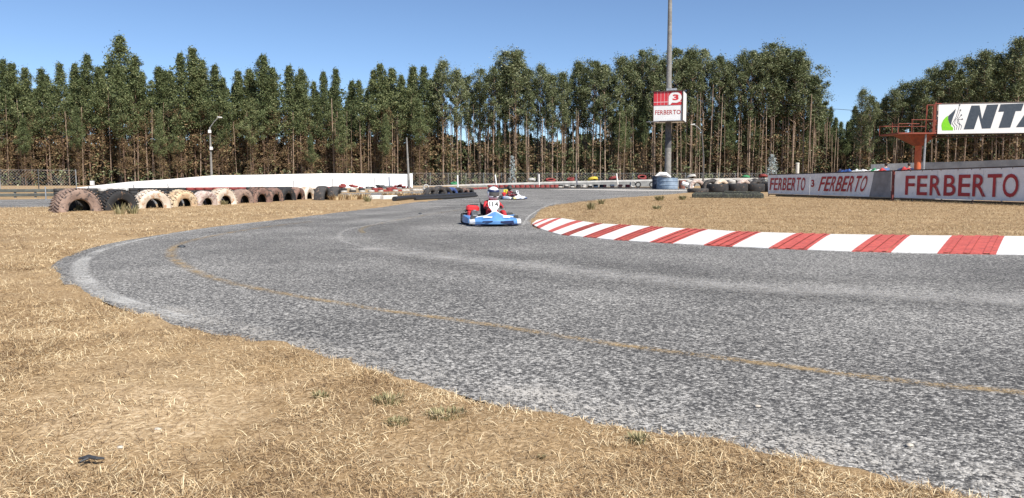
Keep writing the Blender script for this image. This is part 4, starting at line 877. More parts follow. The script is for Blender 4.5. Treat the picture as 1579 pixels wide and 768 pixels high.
CB = mat('blue_cloth', (.03, .09, .30), (.02, .03, .10), rough=.8, scale=5); CW = mat('white_cloth', (.72, .72, .70), (.5, .5, .48), rough=.8, scale=5); CG = mat('green_cloth', (.04, .30, .12), rough=.8); CR = mat('red_cloth', (.50, .05, .05), (.4, .04, .04), rough=.8); CN = mat('navy_cloth', (.03, .04, .10), rough=.8)
cloth(1290, 1311, [CN, CB, CB], 'blue cloth bunched over the rail above the second banner', .2, 1)
cloth(1313, 1334, [CW], 'white cloth lying over the rail between the blue cloth and the flag', .16, 2)
cloth(1336, 1362, [CW, CG, CW, CR], 'flag in white, green and red bunched on the rail', .17, 3)
cloth(1384, 1399, [CN, CR], 'navy and red cloth on the rail beside the seated spectator', .2, 4)
# grey wall behind
M_GW = mat('grey_block_wall', (.27, .28, .30), (.20, .21, .23), rough=.9, scale=.8, c3=(.36, .36, .36), c3p=.66, bump=.3)
wall('grey_wall', [at(1343, 253.5, 78), at(1420, 250.5, 76), at(1470, 249.5, 74), at(1579, 245.5, 70), at(1720, 240, 66)], .3, M_GW, 'long blue grey concrete wall behind the banners and billboard')
# ================================================================== BILLBOARD
M_OR = mat('orange_red_paint', (.52, .13, .05), (.40, .08, .035), rough=.6, scale=2, c3=(.22, .07, .04), c3p=.66)
M_RUST = mat('rust_red_steel', (.26, .06, .035), (.17, .045, .03), rough=.75, scale=3)
BY = 66.0
bx, _ = PZ(1414.5, 262, BY); _, pz = PZ(1414, 208, BY); _, pt = PZ(1414, 206, BY)
bb = empty('billboard', (bx, BY, 0), R(0), label='big white billboard with green leaf emblem on an orange column and lattice', cat='billboard')
mb = MB(); mb.tube([(0, 0, -.1), (0, 0, pz - 1.0 + .9)], .27, 20); mb.build('column', M_OR, bb, True)
z208 = PZ(1414, 225, BY)[1]; zp = PZ(1414, 208.5, BY)[1]
c0 = PZ(1370, 208, BY)[0] - bx; c1 = PZ(1442, 208, BY)[0] - bx; cd = 1.7
mb = MB(); v = [(-.27, -.27, z208), (.27, -.27, z208), (.27, .27, z208), (-.27, .27, z208), (c0 * .62, -cd * .7, zp), (c1 * .72, -cd * .7, zp), (c1 * .72, cd * .7, zp), (c0 * .62, cd * .7, zp)]
mb.add(v, [(3, 2, 1, 0), (4, 5, 6, 7), (0, 1, 5, 4), (1, 2, 6, 5), (2, 3, 7, 6), (3, 0, 4, 7)]); mb.build('cone_bracket', M_RUST, bb)
mb = MB(); mb.box(((c0 + c1) / 2, 0, zp + .07), (c1 - c0, 2 * cd, .12)); mb.build('platform', M_RUST, bb)
mb = MB(); zr = PZ(1414, 193, BY)[1]
for px_, tp in ((1370, 193), (1390, 187), (1411, 165), (1422, 164), (1424.5, 160)):
    xx = PZ(px_, 208, BY)[0] - bx; z1 = PZ(px_, tp, BY)[1]
    for yy in ((-cd + .05,) if px_ > 1400 else (-cd + .05, cd - .05)): mb.tube([(xx, yy, zp + .1), (xx, yy, z1)], .03 if px_ < 1415 else .05, 6)
mb.tube([(c0, -cd + .05, zr), (PZ(1402, 190, BY)[0] - bx, -cd + .05, zr)], .035, 6); mb.tube([(c0, cd - .05, zr), (c1, cd - .05, zr)], .035, 6); mb.tube([(c0 + .05, -cd + .05, zr), (c0 + .05, cd - .05, zr)], .035, 6)
mb.tube([(PZ(1390, 187, BY)[0] - bx, -cd + .05, PZ(1390, 187, BY)[1]), (PZ(1424, 187, BY)[0] - bx, -cd + .05, PZ(1424, 187, BY)[1])], .035, 6); mb.build('railing', M_RUST, bb)
mb = MB(); xa = PZ(1424, 187, BY)[0] - bx; xb = PZ(1443, 187, BY)[0] - bx; z0 = zp + .12; zz1 = PZ(1424, 188, BY)[1]; zz2 = PZ(1424, 163, BY)[1]; yy = -cd + .05
for a_, b_ in (((xa, z0), (xb, zz1)), ((xa, zz1), (xb, z0)), ((xa, z0), (xb, z0)), ((xa, zz1), (xb, zz1)), ((xb, z0), (xb, zz2)), ((xa, zz2), (xb, zz2)), ((xa, z0), (xa, zz2))):
    mb.tube([(a_[0], yy, a_[1]), (b_[0], yy, b_[1])], .055, 6); mb.tube([(a_[0], yy + 1.2, a_[1]), (b_[0], yy + 1.2, b_[1])], .055, 6)
mb.build('lattice', M_RUST, bb)
mb = MB(); xa2, za2 = PZ(1434, 164.5, BY); xb2, zb2 = PZ(1442.5, 186.5, BY); mb.box(((xa2 + xb2) / 2 - bx, yy + .5, (za2 + zb2) / 2), (xb2 - xa2, .1, za2 - zb2)); mb.build('side_panel', mat('cream_panel', (.55, .50, .42), rough=.7), bb)
# board plane
Y0 = BY + .3 - 2.0; Y1 = Y0 - 1.5
p0 = Vector((PZ(1445, 206.5, Y0)[0], Y0, PZ(1445, 206.5, Y0)[1])); top0 = PZ(1445, 161.5, Y0)[1]
p1 = Vector((PZ(1579, 206, Y1)[0], Y1, p0.z)); du = (p1 - p0); du.z = 0; UL = du.length; du.normalize(); dn = Vector((du.y, -du.x, 0)); BHt = top0 - p0.z; BW = 13.5
O = Vector((bx, BY, 0)); bpnt = lambda s, z, off=0: tuple(p0 + du * s + Vector((0, 0, z)) + dn * off - O)
mb = MB(); mb.prism([(0, 0), (BW, 0), (BW, BHt), (0, BHt)], bpnt(0, 0), du, (0, 0, 1), dn, .08); mb.build('board', M_SW, bb)
mb = MB()
for z_ in (-.06, BHt + .06): mb.tube([bpnt(-.2, z_, -.1), bpnt(BW, z_, -.1)], .06, 6)
for k in range(8): mb.tube([bpnt(.2 + k * 1.85, -.05, -.25), bpnt(.2 + k * 1.85, BHt + .05, -.25)], .07, 6)
mb.tube([bpnt(-.2, -.25, -.6), bpnt(BW, -.25, -.6)], .08, 6); mb.tube([bpnt(-.2, BHt, -.6), bpnt(BW, BHt, -.6)], .06, 6); mb.build('truss', M_DARKMET, bb)
# far end support column so the board is carried
mb = MB(); q = bpnt(BW - 1, 0, -.9); mb.tube([(q[0], q[1], -.1), (q[0], q[1], BHt + q[2])], .27, 16); mb.build('column', M_OR, bb, True)
K = UL / 134.0                             # metres per survey pixel along the board
bsx = lambda px: (px - 1445) * K; bz = lambda py: (206 - py) / 44.5 * BHt
def bpoly(pts, m, name, off=.084): mb = MB(); mb.prism([(bsx(a), bz(b)) for a, b in pts], bpnt(0, 0, off), du, (0, 0, 1), dn, .006); mb.build(name, m, bb)
z7 = lambda x, y: (1340 + x / 4.8, 130 + y / 4.8)
bpoly([z7(*p) for p in [(577, 232), (560, 245), (545, 262), (534, 285), (531, 305), (538, 340), (620, 341), (621, 322), (606, 310), (592, 292), (582, 270), (577, 250)]], M_SGN, 'leaf_emblem')
bpoly([z7(*p) for p in [(634, 182), (612, 205), (590, 225), (579, 236), (580, 262), (592, 290), (604, 304), (606, 280), (616, 245), (628, 212)]], M_SG, 'leaf_shade')
mb = MB()
def ln(pts, w=.035):
    for (a0, b0), (a1, b1) in zip(pts[:-1], pts[1:]):
        A0 = Vector((bsx(z7(a0, b0)[0]), bz(z7(a0, b0)[1]))); A1 = Vector((bsx(z7(a1, b1)[0]), bz(z7(a1, b1)[1]))); t = (A1 - A0).normalized(); n_ = Vector((-t.y, t.x)) * w / 2; A1 = A1 + t * w / 2
        mb.prism([tuple(A0 - n_), tuple(A1 - n_), tuple(A1 + n_), tuple(A0 + n_)], bpnt(0, 0, .084), du, (0, 0, 1), dn, .004)
ln([(659, 160), (640, 240), (625, 270), (612, 292)]); ln([(668, 195), (648, 250), (634, 262), (630, 290), (650, 310), (645, 335)]); ln([(677, 232), (648, 262), (650, 285), (668, 300), (660, 338)]); ln([(684, 262), (655, 262), (665, 290), (684, 310), (677, 335)]); ln([(612, 292), (632, 318), (632, 338)])
for a_, b_ in ((660, 157), (668, 194), (677, 230), (685, 260)):
    mb.prism([(bsx(z7(a_, b_)[0]) + .06 * math.cos(t * .785), bz(z7(a_, b_)[1]) + .06 * math.sin(t * .785)) for t in range(8)], bpnt(0, 0, .09), du, (0, 0, 1), dn, .004)
mb.build('circuit_emblem', M_SG, bb)
bpoly([z7(*p) for p in [(700, 335), (748, 163), (808, 163), (832, 262), (862, 160), (946, 158), (898, 330), (835, 331), (805, 232), (776, 334)]], M_SG, 'letter_n')
bpoly([z7(*p) for p in [(962, 158), (1131, 154), (1114, 208), (1074, 209), (1042, 326), (957, 328), (990, 211), (948, 212)]], M_SG, 'letter_t')
mbA = MB(); a3 = [z7(*p) for p in [(1083, 324), (1190, 154), (1262, 154), (1290, 324), (1212, 324), (1208, 298), (1168, 298), (1152, 324)]]
bpoly(a3, M_SG, 'letter_a'); bpoly([z7(*p) for p in [(1186, 262), (1204, 262), (1198, 205)]], M_SW, 'letter_a_opening', .092)
# power cable
mb = MB(); pa = at(1205, 160, 140); pb = at(1560, 190, 120); P = []
for i in range(25):
    t = i / 24; a_ = Vector(pa).lerp(Vector(pb), t)
    P.append((a_.x, a_.y, PZ(1205, 160, 140)[1] + (PZ(1400, 171, 125)[1] - PZ(1205, 160, 140)[1]) * min(t * 1.0, 1) - 1.0 * math.sin(math.pi * t)))
mb.tube(P, .035, 5); tag(mb.build('power_cable', M_BLACK), 'thin dark power cable strung across the sky gap between the trees', 'cable')
# ================================================================== TREES
M_BARK = mat('eucalyptus_bark', (.33, .245, .18), (.20, .135, .095), rough=.9, scale=1.2, c3=(.44, .36, .29), c3p=.60)
M_BARKD = mat('brown_bark', (.22, .14, .10), (.13, .085, .06), rough=.9, scale=1.2, c3=(.30, .22, .17), c3p=.62)
M_LEAF = island_mat('eucalyptus_leaf', [(0, (.05, .062, .028)), (.35, (.105, .132, .058)), (.7, (.18, .208, .098)), (1, (.36, .37, .22))], rough=.55, transl=.12, patch=(.22, .30, .18))
M_LEAFY = island_mat('young_leaf', [(0, (.048, .064, .028)), (.4, (.098, .130, .054)), (.75, (.165, .198, .085)), (1, (.30, .31, .15))], rough=.6, transl=.12, patch=(.22, .30, .20))
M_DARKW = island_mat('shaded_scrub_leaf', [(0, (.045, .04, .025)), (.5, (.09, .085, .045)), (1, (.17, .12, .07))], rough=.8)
M_DEADL = island_mat('dead_leaf', [(0, (.07, .045, .026)), (.4, (.18, .12, .065)), (.75, (.30, .20, .11)), (1, (.13, .15, .065))], rough=.8, patch=(.3, .3, .2))
def leaf_cloud(C, Rd, n, l, w, r, droop=.5):
    """C (k,3) clump centres, Rd (k,3) radii, n leaves per clump"""
    k = len(C); idx = np.repeat(np.arange(k), n); N_ = len(idx)
    q = r.normal(size=(N_, 3)); q /= np.linalg.norm(q, axis=1)[:, None]; q *= (r.random(N_) ** .55 * np.where(r.random(N_) < .2, r.uniform(1.1, 1.9, N_), 1.0))[:, None]
    P = C[idx] + q * Rd[idx]
    ax = r.normal(size=(N_, 3)); ax[:, 2] = ax[:, 2] * .6 - droop; ax /= np.linalg.norm(ax, axis=1)[:, None]
    sd = np.cross(ax, r.normal(size=(N_, 3))); sd /= np.linalg.norm(sd, axis=1)[:, None]
    L = (l * r.uniform(.6, 1.3, N_))[:, None]; Wd = (w * r.uniform(.6, 1.3, N_))[:, None]
    v = np.stack([P - ax * L / 2, P + sd * Wd / 2, P + ax * L / 2, P - sd * Wd / 2], 1).reshape(-1, 3)
    return v, np.arange(N_ * 4).reshape(-1, 4)
def trunk_mb(hh, r0, rnd, lean, limbs, top=.97):
    mb = MB(); n = 9; pts = []; ph = rnd.uniform(0, 6)
    for i in range(n + 1):
        t = i / n; pts.append((lean[0] * t * hh + .10 * math.sin(ph + t * 5) * t, lean[1] * t * hh + .1 * math.cos(ph + t * 4) * t, hh * t * top))
    mb.tube(pts, [max(r0 * (1 - .88 * (i / n) ** .9), .025) for i in range(n + 1)], 7)
    for (t, a, ln_, up) in limbs:
        b = Vector(pts[0]).lerp(Vector(pts[-1]), t); b = Vector(pts[min(int(t * n), n)]).lerp(Vector(pts[min(int(t * n) + 1, n)]), t * n - int(t * n)); d = Vector((math.cos(a), math.sin(a), up)).normalized()
        e = b + d * ln_; m_ = b.lerp(e, .5) + Vector((0, 0, -.06 * ln_)); rr0 = r0 * (1 - t) * .55 + .02
        mb.tube([b, m_, e], [rr0, rr0 * .7, .015], 5, cap=False)
    return mb
def make_tree(kind, seed):
    rnd = random.Random(seed); r = np.random.default_rng(seed); hh = 24.0; C = []; Rd = []; limbs = []
    lean = (rnd.uniform(-.02, .02), rnd.uniform(-.02, .02)); dead = []
    if kind == 'young':                     # conical, leafy from 35 % up
        base = rnd.uniform(.42, .52); Rm = rnd.uniform(2.9, 4.0); ph1, ph2 = rnd.uniform(0, 6), rnd.uniform(0, 6)
        for i in range(92):
            t = base + (1 - base) * (i / 91) ** .95; e = (t - base) / (1 - base)
            rad_ = Rm * (1 - e) ** .60 * min(1, .45 + e * 3.5) * rnd.uniform(.35, 1.2) * (1 + .32 * math.sin(ph1 + e * 9))
            a = i * 2.4 + rnd.uniform(-.9, .9); q = rnd.uniform(.3, 1.0) * rad_
            if e > .93: q *= .3
            C.append((lean[0] * t * hh + q * math.cos(a), lean[1] * t * hh + q * math.sin(a), t * hh)); s = rnd.uniform(.7, 1.35) * (1 - .42 * e)
            Rd.append((s, s, s * rnd.uniform(.7, 1.2)))
            if i % 3 == 0: limbs.append((t * .97 - .02, a, q, .55))
        for i in range(40):
            t = rnd.uniform(.12, base + .16); a = rnd.uniform(0, 6.28); q = rnd.uniform(.3, 2.0); dead.append((q * math.cos(a), q * math.sin(a), t * hh)); limbs.append((t, a, q, .15))
        nl = 110; l, w = .40, .13; m = M_LEAFY; r0 = .15
    else:                                   # tall mature: separate tufts high up with gaps
        base = rnd.uniform(.40, .54) if kind == 'tall' else .36; Rm = rnd.uniform(2.1, 3.5); nc_ = rnd.randint(30, 42); pw = rnd.uniform(.55, .9); ph1 = rnd.uniform(0, 6)
        for i in range(nc_):
            e = (i + .5) / nc_; t = base + (1 - base) * e ** pw
            rad_ = Rm * (math.sin(math.pi * min(1, .14 + e * .80)) ** .8) * rnd.uniform(.25, 1.1) * (1 + .35 * math.sin(ph1 + e * 13)); a = i * 2.4 + rnd.uniform(-.6, .6); q = rad_ * .85
            s = rnd.uniform(.45, 1.2) * (1.1 if e > .5 else .8); C.append((lean[0] * t * hh + q * math.cos(a), lean[1] * t * hh + q * math.sin(a), min(t * hh, hh - s * .6)))
            Rd.append((s, s, s * rnd.uniform(.7, 1.6))); limbs.append((max(t - .06, .3), a, math.hypot(q, 1.0), .9))
        C.append((lean[0] * hh, lean[1] * hh, hh - .7)); Rd.append((.8, .8, .8))
        for i in range(7):
            t = rnd.uniform(.12, base); a = rnd.uniform(0, 6.28); q = rnd.uniform(.2, .9); dead.append((q * math.cos(a), q * math.sin(a), t * hh)); limbs.append((t, a, q + .3, .5))
        nl = 220; l, w = .36, .12; m = M_LEAF; r0 = .19
    root = empty('eucalyptus_tree', (0, 0, -300))
    trunk_mb(hh, r0, rnd, lean, limbs).build('trunk', M_BARK if kind != 'young' else M_BARKD, root, True)
    v, f = leaf_cloud(np.array(C), np.array(Rd), nl, l, w, r)
    dv, df = leaf_cloud(np.array(dead), np.full((len(dead), 3), (.8, .8, .9)), 60, .36, .09, r)
    me = np_mesh('crown', np.vstack([v, dv]), np.vstack([f, df + len(v)])); me.materials.append(m); me.materials.append(M_DEADL)
    mi = np.zeros(len(f) + len(df), np.int32); mi[len(f):] = 1; me.polygons.foreach_set('material_index', mi)
    o = link('crown', me, None, root); return root
PROTO = {'young': [make_tree('young', s) for s in (1, 2, 3, 4, 5, 6)], 'tall': [make_tree('tall', s) for s in (11, 12, 13, 14, 15, 16, 17)], 'mid': [make_tree('mid', s) for s in (21, 22, 23)]}
USED = set()
def put_tree(kind, x, y, hh, label, group=None, wide=1.0, z=-.05):
    p = random.choice(PROTO[kind])
    if p.name in USED: o = copy_tree(p)
    else: o = p; USED.add(p.name)
    s = hh / 24.0; sw = s * wide * random.uniform(.9, 1.12); o.location = (x, y, z); o.scale = (sw, sw, s); o.rotation_euler = (0, 0, random.uniform(0, 6.28))
    for k_ in list(o.keys()): del o[k_]
    return tag(o, label, 'tree', group)
SKY = [(-160, 100), (-60, 95), (0, 93), (20, 100), (40, 106), (65, 108), (90, 100), (110, 100), (130, 86), (152, 105), (180, 57), (205, 88), (222, 112), (240, 104), (256, 110), (272, 84), (294, 76), (312, 95), (332, 102), (345, 122), (365, 111), (382, 108), (402, 87), (420, 106), (440, 103), (455, 118), (467, 108), (485, 128), (500, 112), (516, 108), (538, 126), (555, 126), (575, 110), (588, 100), (605, 106), (622, 118), (636, 105), (655, 105), (682, 94), (705, 108), (722, 118), (740, 106), (760, 104), (778, 80), (795, 78), (815, 108), (835, 100), (852, 116), (868, 112), (893, 95), (915, 94), (935, 100), (958, 88), (975, 95), (992, 76), (1010, 85), (1022, 92), (1048, 74), (1068, 76), (1088, 76), (1110, 86), (1125, 96), (1142, 84), (1160, 78), (1178, 80), (1194, 66), (1212, 74), (1228, 78), (1244, 92), (1258, 118), (1292, 182), (1306, 188), (1330, 138), (1344, 148), (1366, 148), (1384, 138), (1396, 128), (1410, 124), (1425, 122), (1440, 104), (1452, 108), (1470, 92), (1482, 112), (1496, 88), (1512, 92), (1524, 78), (1540, 84), (1556, 88), (1566, 74), (1579, 58), (1600, 66), (1640, 60), (1700, 64), (1780, 60)]
UNIQ = {180: 'tallest eucalyptus on the left, its tip standing clear above the plantation', 294: 'tall pointed eucalyptus above the left street lamp', 272: 'pointed eucalyptus just left of the one above the lamp', 402: 'pointed eucalyptus standing over the middle of the white wall', 682: 'round topped eucalyptus at the seam of the young and the old wood', 778: 'eucalyptus forming the left half of the tall open pair above the karts', 795: 'eucalyptus forming the right half of the tall open pair above the karts', 992: 'tall eucalyptus just left of the high mast', 1048: 'eucalyptus touching the right side of the high mast', 1194: 'highest eucalyptus of the right hand grove', 1258: 'outermost eucalyptus at the right edge of the grove beside the sky gap', 1292: 'short young tree at the foot of the sky gap', 1306: 'second short young tree right in the sky gap', 1330: 'separate eucalyptus right of the sky gap', 1579: 'tallest eucalyptus at the right edge of the photo', 130: 'pointed eucalyptus two left of the tallest left one', 205: 'eucalyptus with loose top right beside the tallest left one'}
def yline(px): return float(np.interp(px, [-200, 300, 700, 1260, 1300, 1330, 1600, 1800], [140, 146, 148, 146, 150, 132, 122, 118]))
sk_x = [a for a, b in SKY]; sk_y = [b for a, b in SKY]
GL = {'young': ('slender leafy eucalyptus in the close front rank of the young plantation', 'young plantation eucalyptuses, front rank'), 'tall': ('tall bare stemmed eucalyptus in the front rank of the old grove', 'old grove eucalyptuses, front rank'), 'mid': ('dark bushy eucalyptus in the wood right of the sky gap', 'eucalyptuses of the right hand wood')}
for px_, top in SKY:
    kind = 'young' if px_ < 670 else 'tall' if px_ < 1270 else 'mid'
    if 1280 < px_ < 1315: kind = 'young'
    Y = yline(px_) + random.uniform(0, 3); x, zt_ = PZ(px_, top, Y)
    wd = 1.0 if kind != 'mid' else 1.1
    if px_ in (778, 795, 1194, 1212, 1228, 1244, 1258): wd = 1.25
    put_tree(kind, x, Y, zt_, UNIQ.get(px_, GL[kind][0]), None if px_ in UNIQ else GL[kind][1], wd)
def fill(px0, px1, n, back, drop, kind, label, group, wd=1.0):
    for i in range(n):
        px_ = px0 + (px1 - px0) * (i + random.uniform(.1, .9)) / n; top = float(np.interp(px_, sk_x, sk_y)) + random.uniform(*drop)
        Y = yline(px_) + back + random.uniform(-2.5, 2.5); x, zt_ = PZ(px_, top, Y); put_tree(kind, x, Y, zt_, label, group, wd * random.uniform(.85, 1.1))
fill(-180, 690, 38, 7, (8, 34), 'young', 'leafy eucalyptus standing behind the front rank of the young plantation', 'young plantation eucalyptuses, inner rank')
fill(-180, 690, 14, -2, (40, 90), 'young', 'lower leafy eucalyptus at the very edge of the young plantation', 'young plantation eucalyptuses, low edge trees')
fill(700, 1262, 42, 5, (3, 26), 'tall', 'tall thin eucalyptus behind the front rank of the old grove', 'old grove eucalyptuses, inner rank', .85)
fill(660, 940, 20, 4, (98, 128), 'young', 'shorter leafy eucalyptus low inside the left half of the old grove', 'short trees inside the old grove left', .8)
fill(940, 1262, 30, 3, (66, 125), 'young', 'shorter leafy eucalyptus low inside the right half of the old grove', 'short trees inside the old grove right', .8)
fill(1318, 1800, 34, 6, (6, 36), 'mid', 'bushy eucalyptus deep in the wood right of the sky gap', 'right hand wood eucalyptuses, inner rank')
fill(1262, 1325, 9, 12, (0, 24), 'young', 'low distant tree closing the sky gap', 'low trees closing the sky gap')
# far wood behind and undergrowth: countless
r = np.random.default_rng(77)
def band(n, px0, px1, y0, y1, ztop_frac, zlo, l, w, mat_, name, label, droop=.4):
    px_ = r.uniform(px0, px1, n); Y = np.array([yline(p) for p in px_]) + r.uniform(y0, y1, n); x = (px_ - CX) / F * Y
    top = np.interp(px_, sk_x, sk_y); zt_ = H + (HOR - top) * Y / F; fr = np.array([ztop_frac(p) for p in px_])
    lum = vnoise(x, Y, .25, 5) * .25 + .82
    z = zlo + r.random(n) * (zt_ * fr * lum - zlo); C = np.stack([x, Y, z], 1)
    v, f = leaf_cloud(C, np.full((n, 3), .6), 9, l, w, r, droop); return tag(link(name, np_mesh(name, v, f), mat_), label, 'wood', kind='stuff')
band(16000, -260, 1850, 13, 24, lambda p: .86 if p < 650 else .40 if p < 940 else .55 if p < 1255 else .62 if p < 1318 else .86, 1.0, .8, .42, M_LEAFY, 'far_wood', 'dense mass of foliage deep in the wood behind the trees')
band(7000, -260, 700, -1, 12, lambda p: .44, .0, .55, .22, M_DEADL, 'brown_undergrowth', 'dry brown twigs and dead foliage between the trunks')
band(2600, 640, 1850, -1, 12, lambda p: .40, .0, .55, .22, M_DEADL, 'brown_undergrowth', 'dry twigs and brown foliage low between the stems of the old grove')
band(5200, 640, 1850, 0, 12, lambda p: .40 if p > 960 else .36, .0, .45, .16, M_LEAF, 'green_undergrowth', 'green saplings and regrowth between the stems of the old grove')
band(1500, -260, 1850, -3, 8, lambda p: .14, .0, .5, .22, M_LEAF, 'green_undergrowth', 'low green scrub at the foot of the wood')
# thin stems by the hundred deep inside (too many to count)
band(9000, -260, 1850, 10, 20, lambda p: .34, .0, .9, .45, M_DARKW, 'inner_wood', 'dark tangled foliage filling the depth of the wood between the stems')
mb = MB(); rn = random.Random(5)
for i in range(1100):
    px_ = rn.uniform(-220, 1820); Y = yline(px_) + rn.uniform(-1, 14); x = (px_ - CX) / F * Y; hh = rn.uniform(.55, .8) * (HOR - float(np.interp(px_, sk_x, sk_y))) * Y / F; rr0 = rn.uniform(.05, .12); lx = rn.uniform(-.5, .5)
    mb.tube([(x, Y, -.1), (x + lx, Y, hh)], [rr0, rr0 * .6], 5, cap=False)
tag(mb.build('inner_stems', M_BARK, smooth=True), 'hundreds of thin pale stems filling the depth of the wood', 'stems', kind='stuff')
# silver shrub and saplings
M_SILV = island_mat('silver_leaf', [(0, (.28, .34, .36)), (.5, (.45, .52, .53)), (1, (.62, .68, .68))], transl=.2)
def shrub(px_, base, top, Y, wpx, m, lb, n=26, name='shrub'):
    x, _ = PZ(px_, base, Y); _, zt_ = PZ(px_, top, Y); w = wpx * Y / F / 2; rnd = random.Random(px_); r_ = np.random.default_rng(px_); C = []; Rd = []; limbs = []
    for i in range(n):
        t = .1 + .9 * i / n; a = i * 2.4; q = w * (1 - t) ** .6 * rnd.uniform(.3, .9); C.append((q * math.cos(a), q * math.sin(a), t * zt_ - .2)); s = w * .35 * (1.2 - t * .7); Rd.append((s, s, s)); limbs.append((max(t - .08, .02), a, q, .5))
    root = empty(name, (x, Y, 0), label=lb, cat='shrub'); trunk_mb(zt_, .06, rnd, (0, 0), limbs).build('stem', M_BARK, root, True)
    v, f = leaf_cloud(np.array(C), np.array(Rd), 34, .26, .12, r_, .1); link('foliage', np_mesh('foliage', v, f), m, root)
shrub(1190, 284, 236, 136, 26, M_SILV, 'silvery blue young eucalyptus shrub above the left end of the banners', 40)
shrub(790, 284, 238, 138, 16, M_SILV, 'silvery sapling at the wood edge above the far kart')
shrub(1345, 284, 244, 100, 30, M_LEAF, 'dark green shrub behind the middle banners')
shrub(1320, 284, 252, 104, 26, M_LEAF, 'green shrub behind the slanting banner')
# ================================================================== PEOPLE
def skin_body(name, joints, edges, mat_, parent, sub=2, root=0):
    me = bpy.data.meshes.new(name); me.from_pydata([j[:3] for j in joints], edges, []); me.update()
    o = bpy.data.objects.new(name, me); COL.objects.link(o); md = o.modifiers.new('s', 'SKIN'); md.use_smooth_shade = True
    for i, j in enumerate(joints):
        sv_ = me.skin_vertices[0].data[i]; rr = j[3]; sv_.radius = (rr, rr) if not isinstance(rr, tuple) else rr; sv_.use_root = (i == root)
    ss = o.modifiers.new('d', 'SUBSURF'); ss.levels = sub; ss.render_levels = sub
    dg = bpy.context.evaluated_depsgraph_get(); m2 = bpy.data.meshes.new_from_object(o.evaluated_get(dg)); bpy.data.objects.remove(o)
    m2.materials.clear(); return link(name, m2, mat_, parent, True)
def ellip(mb, c, r, n=20, m=12, rot=None):
    M = Matrix.Translation(c) @ (rot or Matrix.Identity(4)); P = [(max(r[0] * math.sin(math.pi * i / m), .0005), -r[2] * math.cos(math.pi * i / m)) for i in range(m + 1)]
    return mb.lathe(P, n, M @ Matrix.Diagonal((1, r[1] / r[0], 1, 1)))
M_SKIN = mat('skin', (.50, .30, .21), (.44, .25, .17), rough=.6, scale=8)
M_HAIR = mat('dark_hair', (.02, .016, .014), (.035, .026, .02), rough=.6, scale=20)
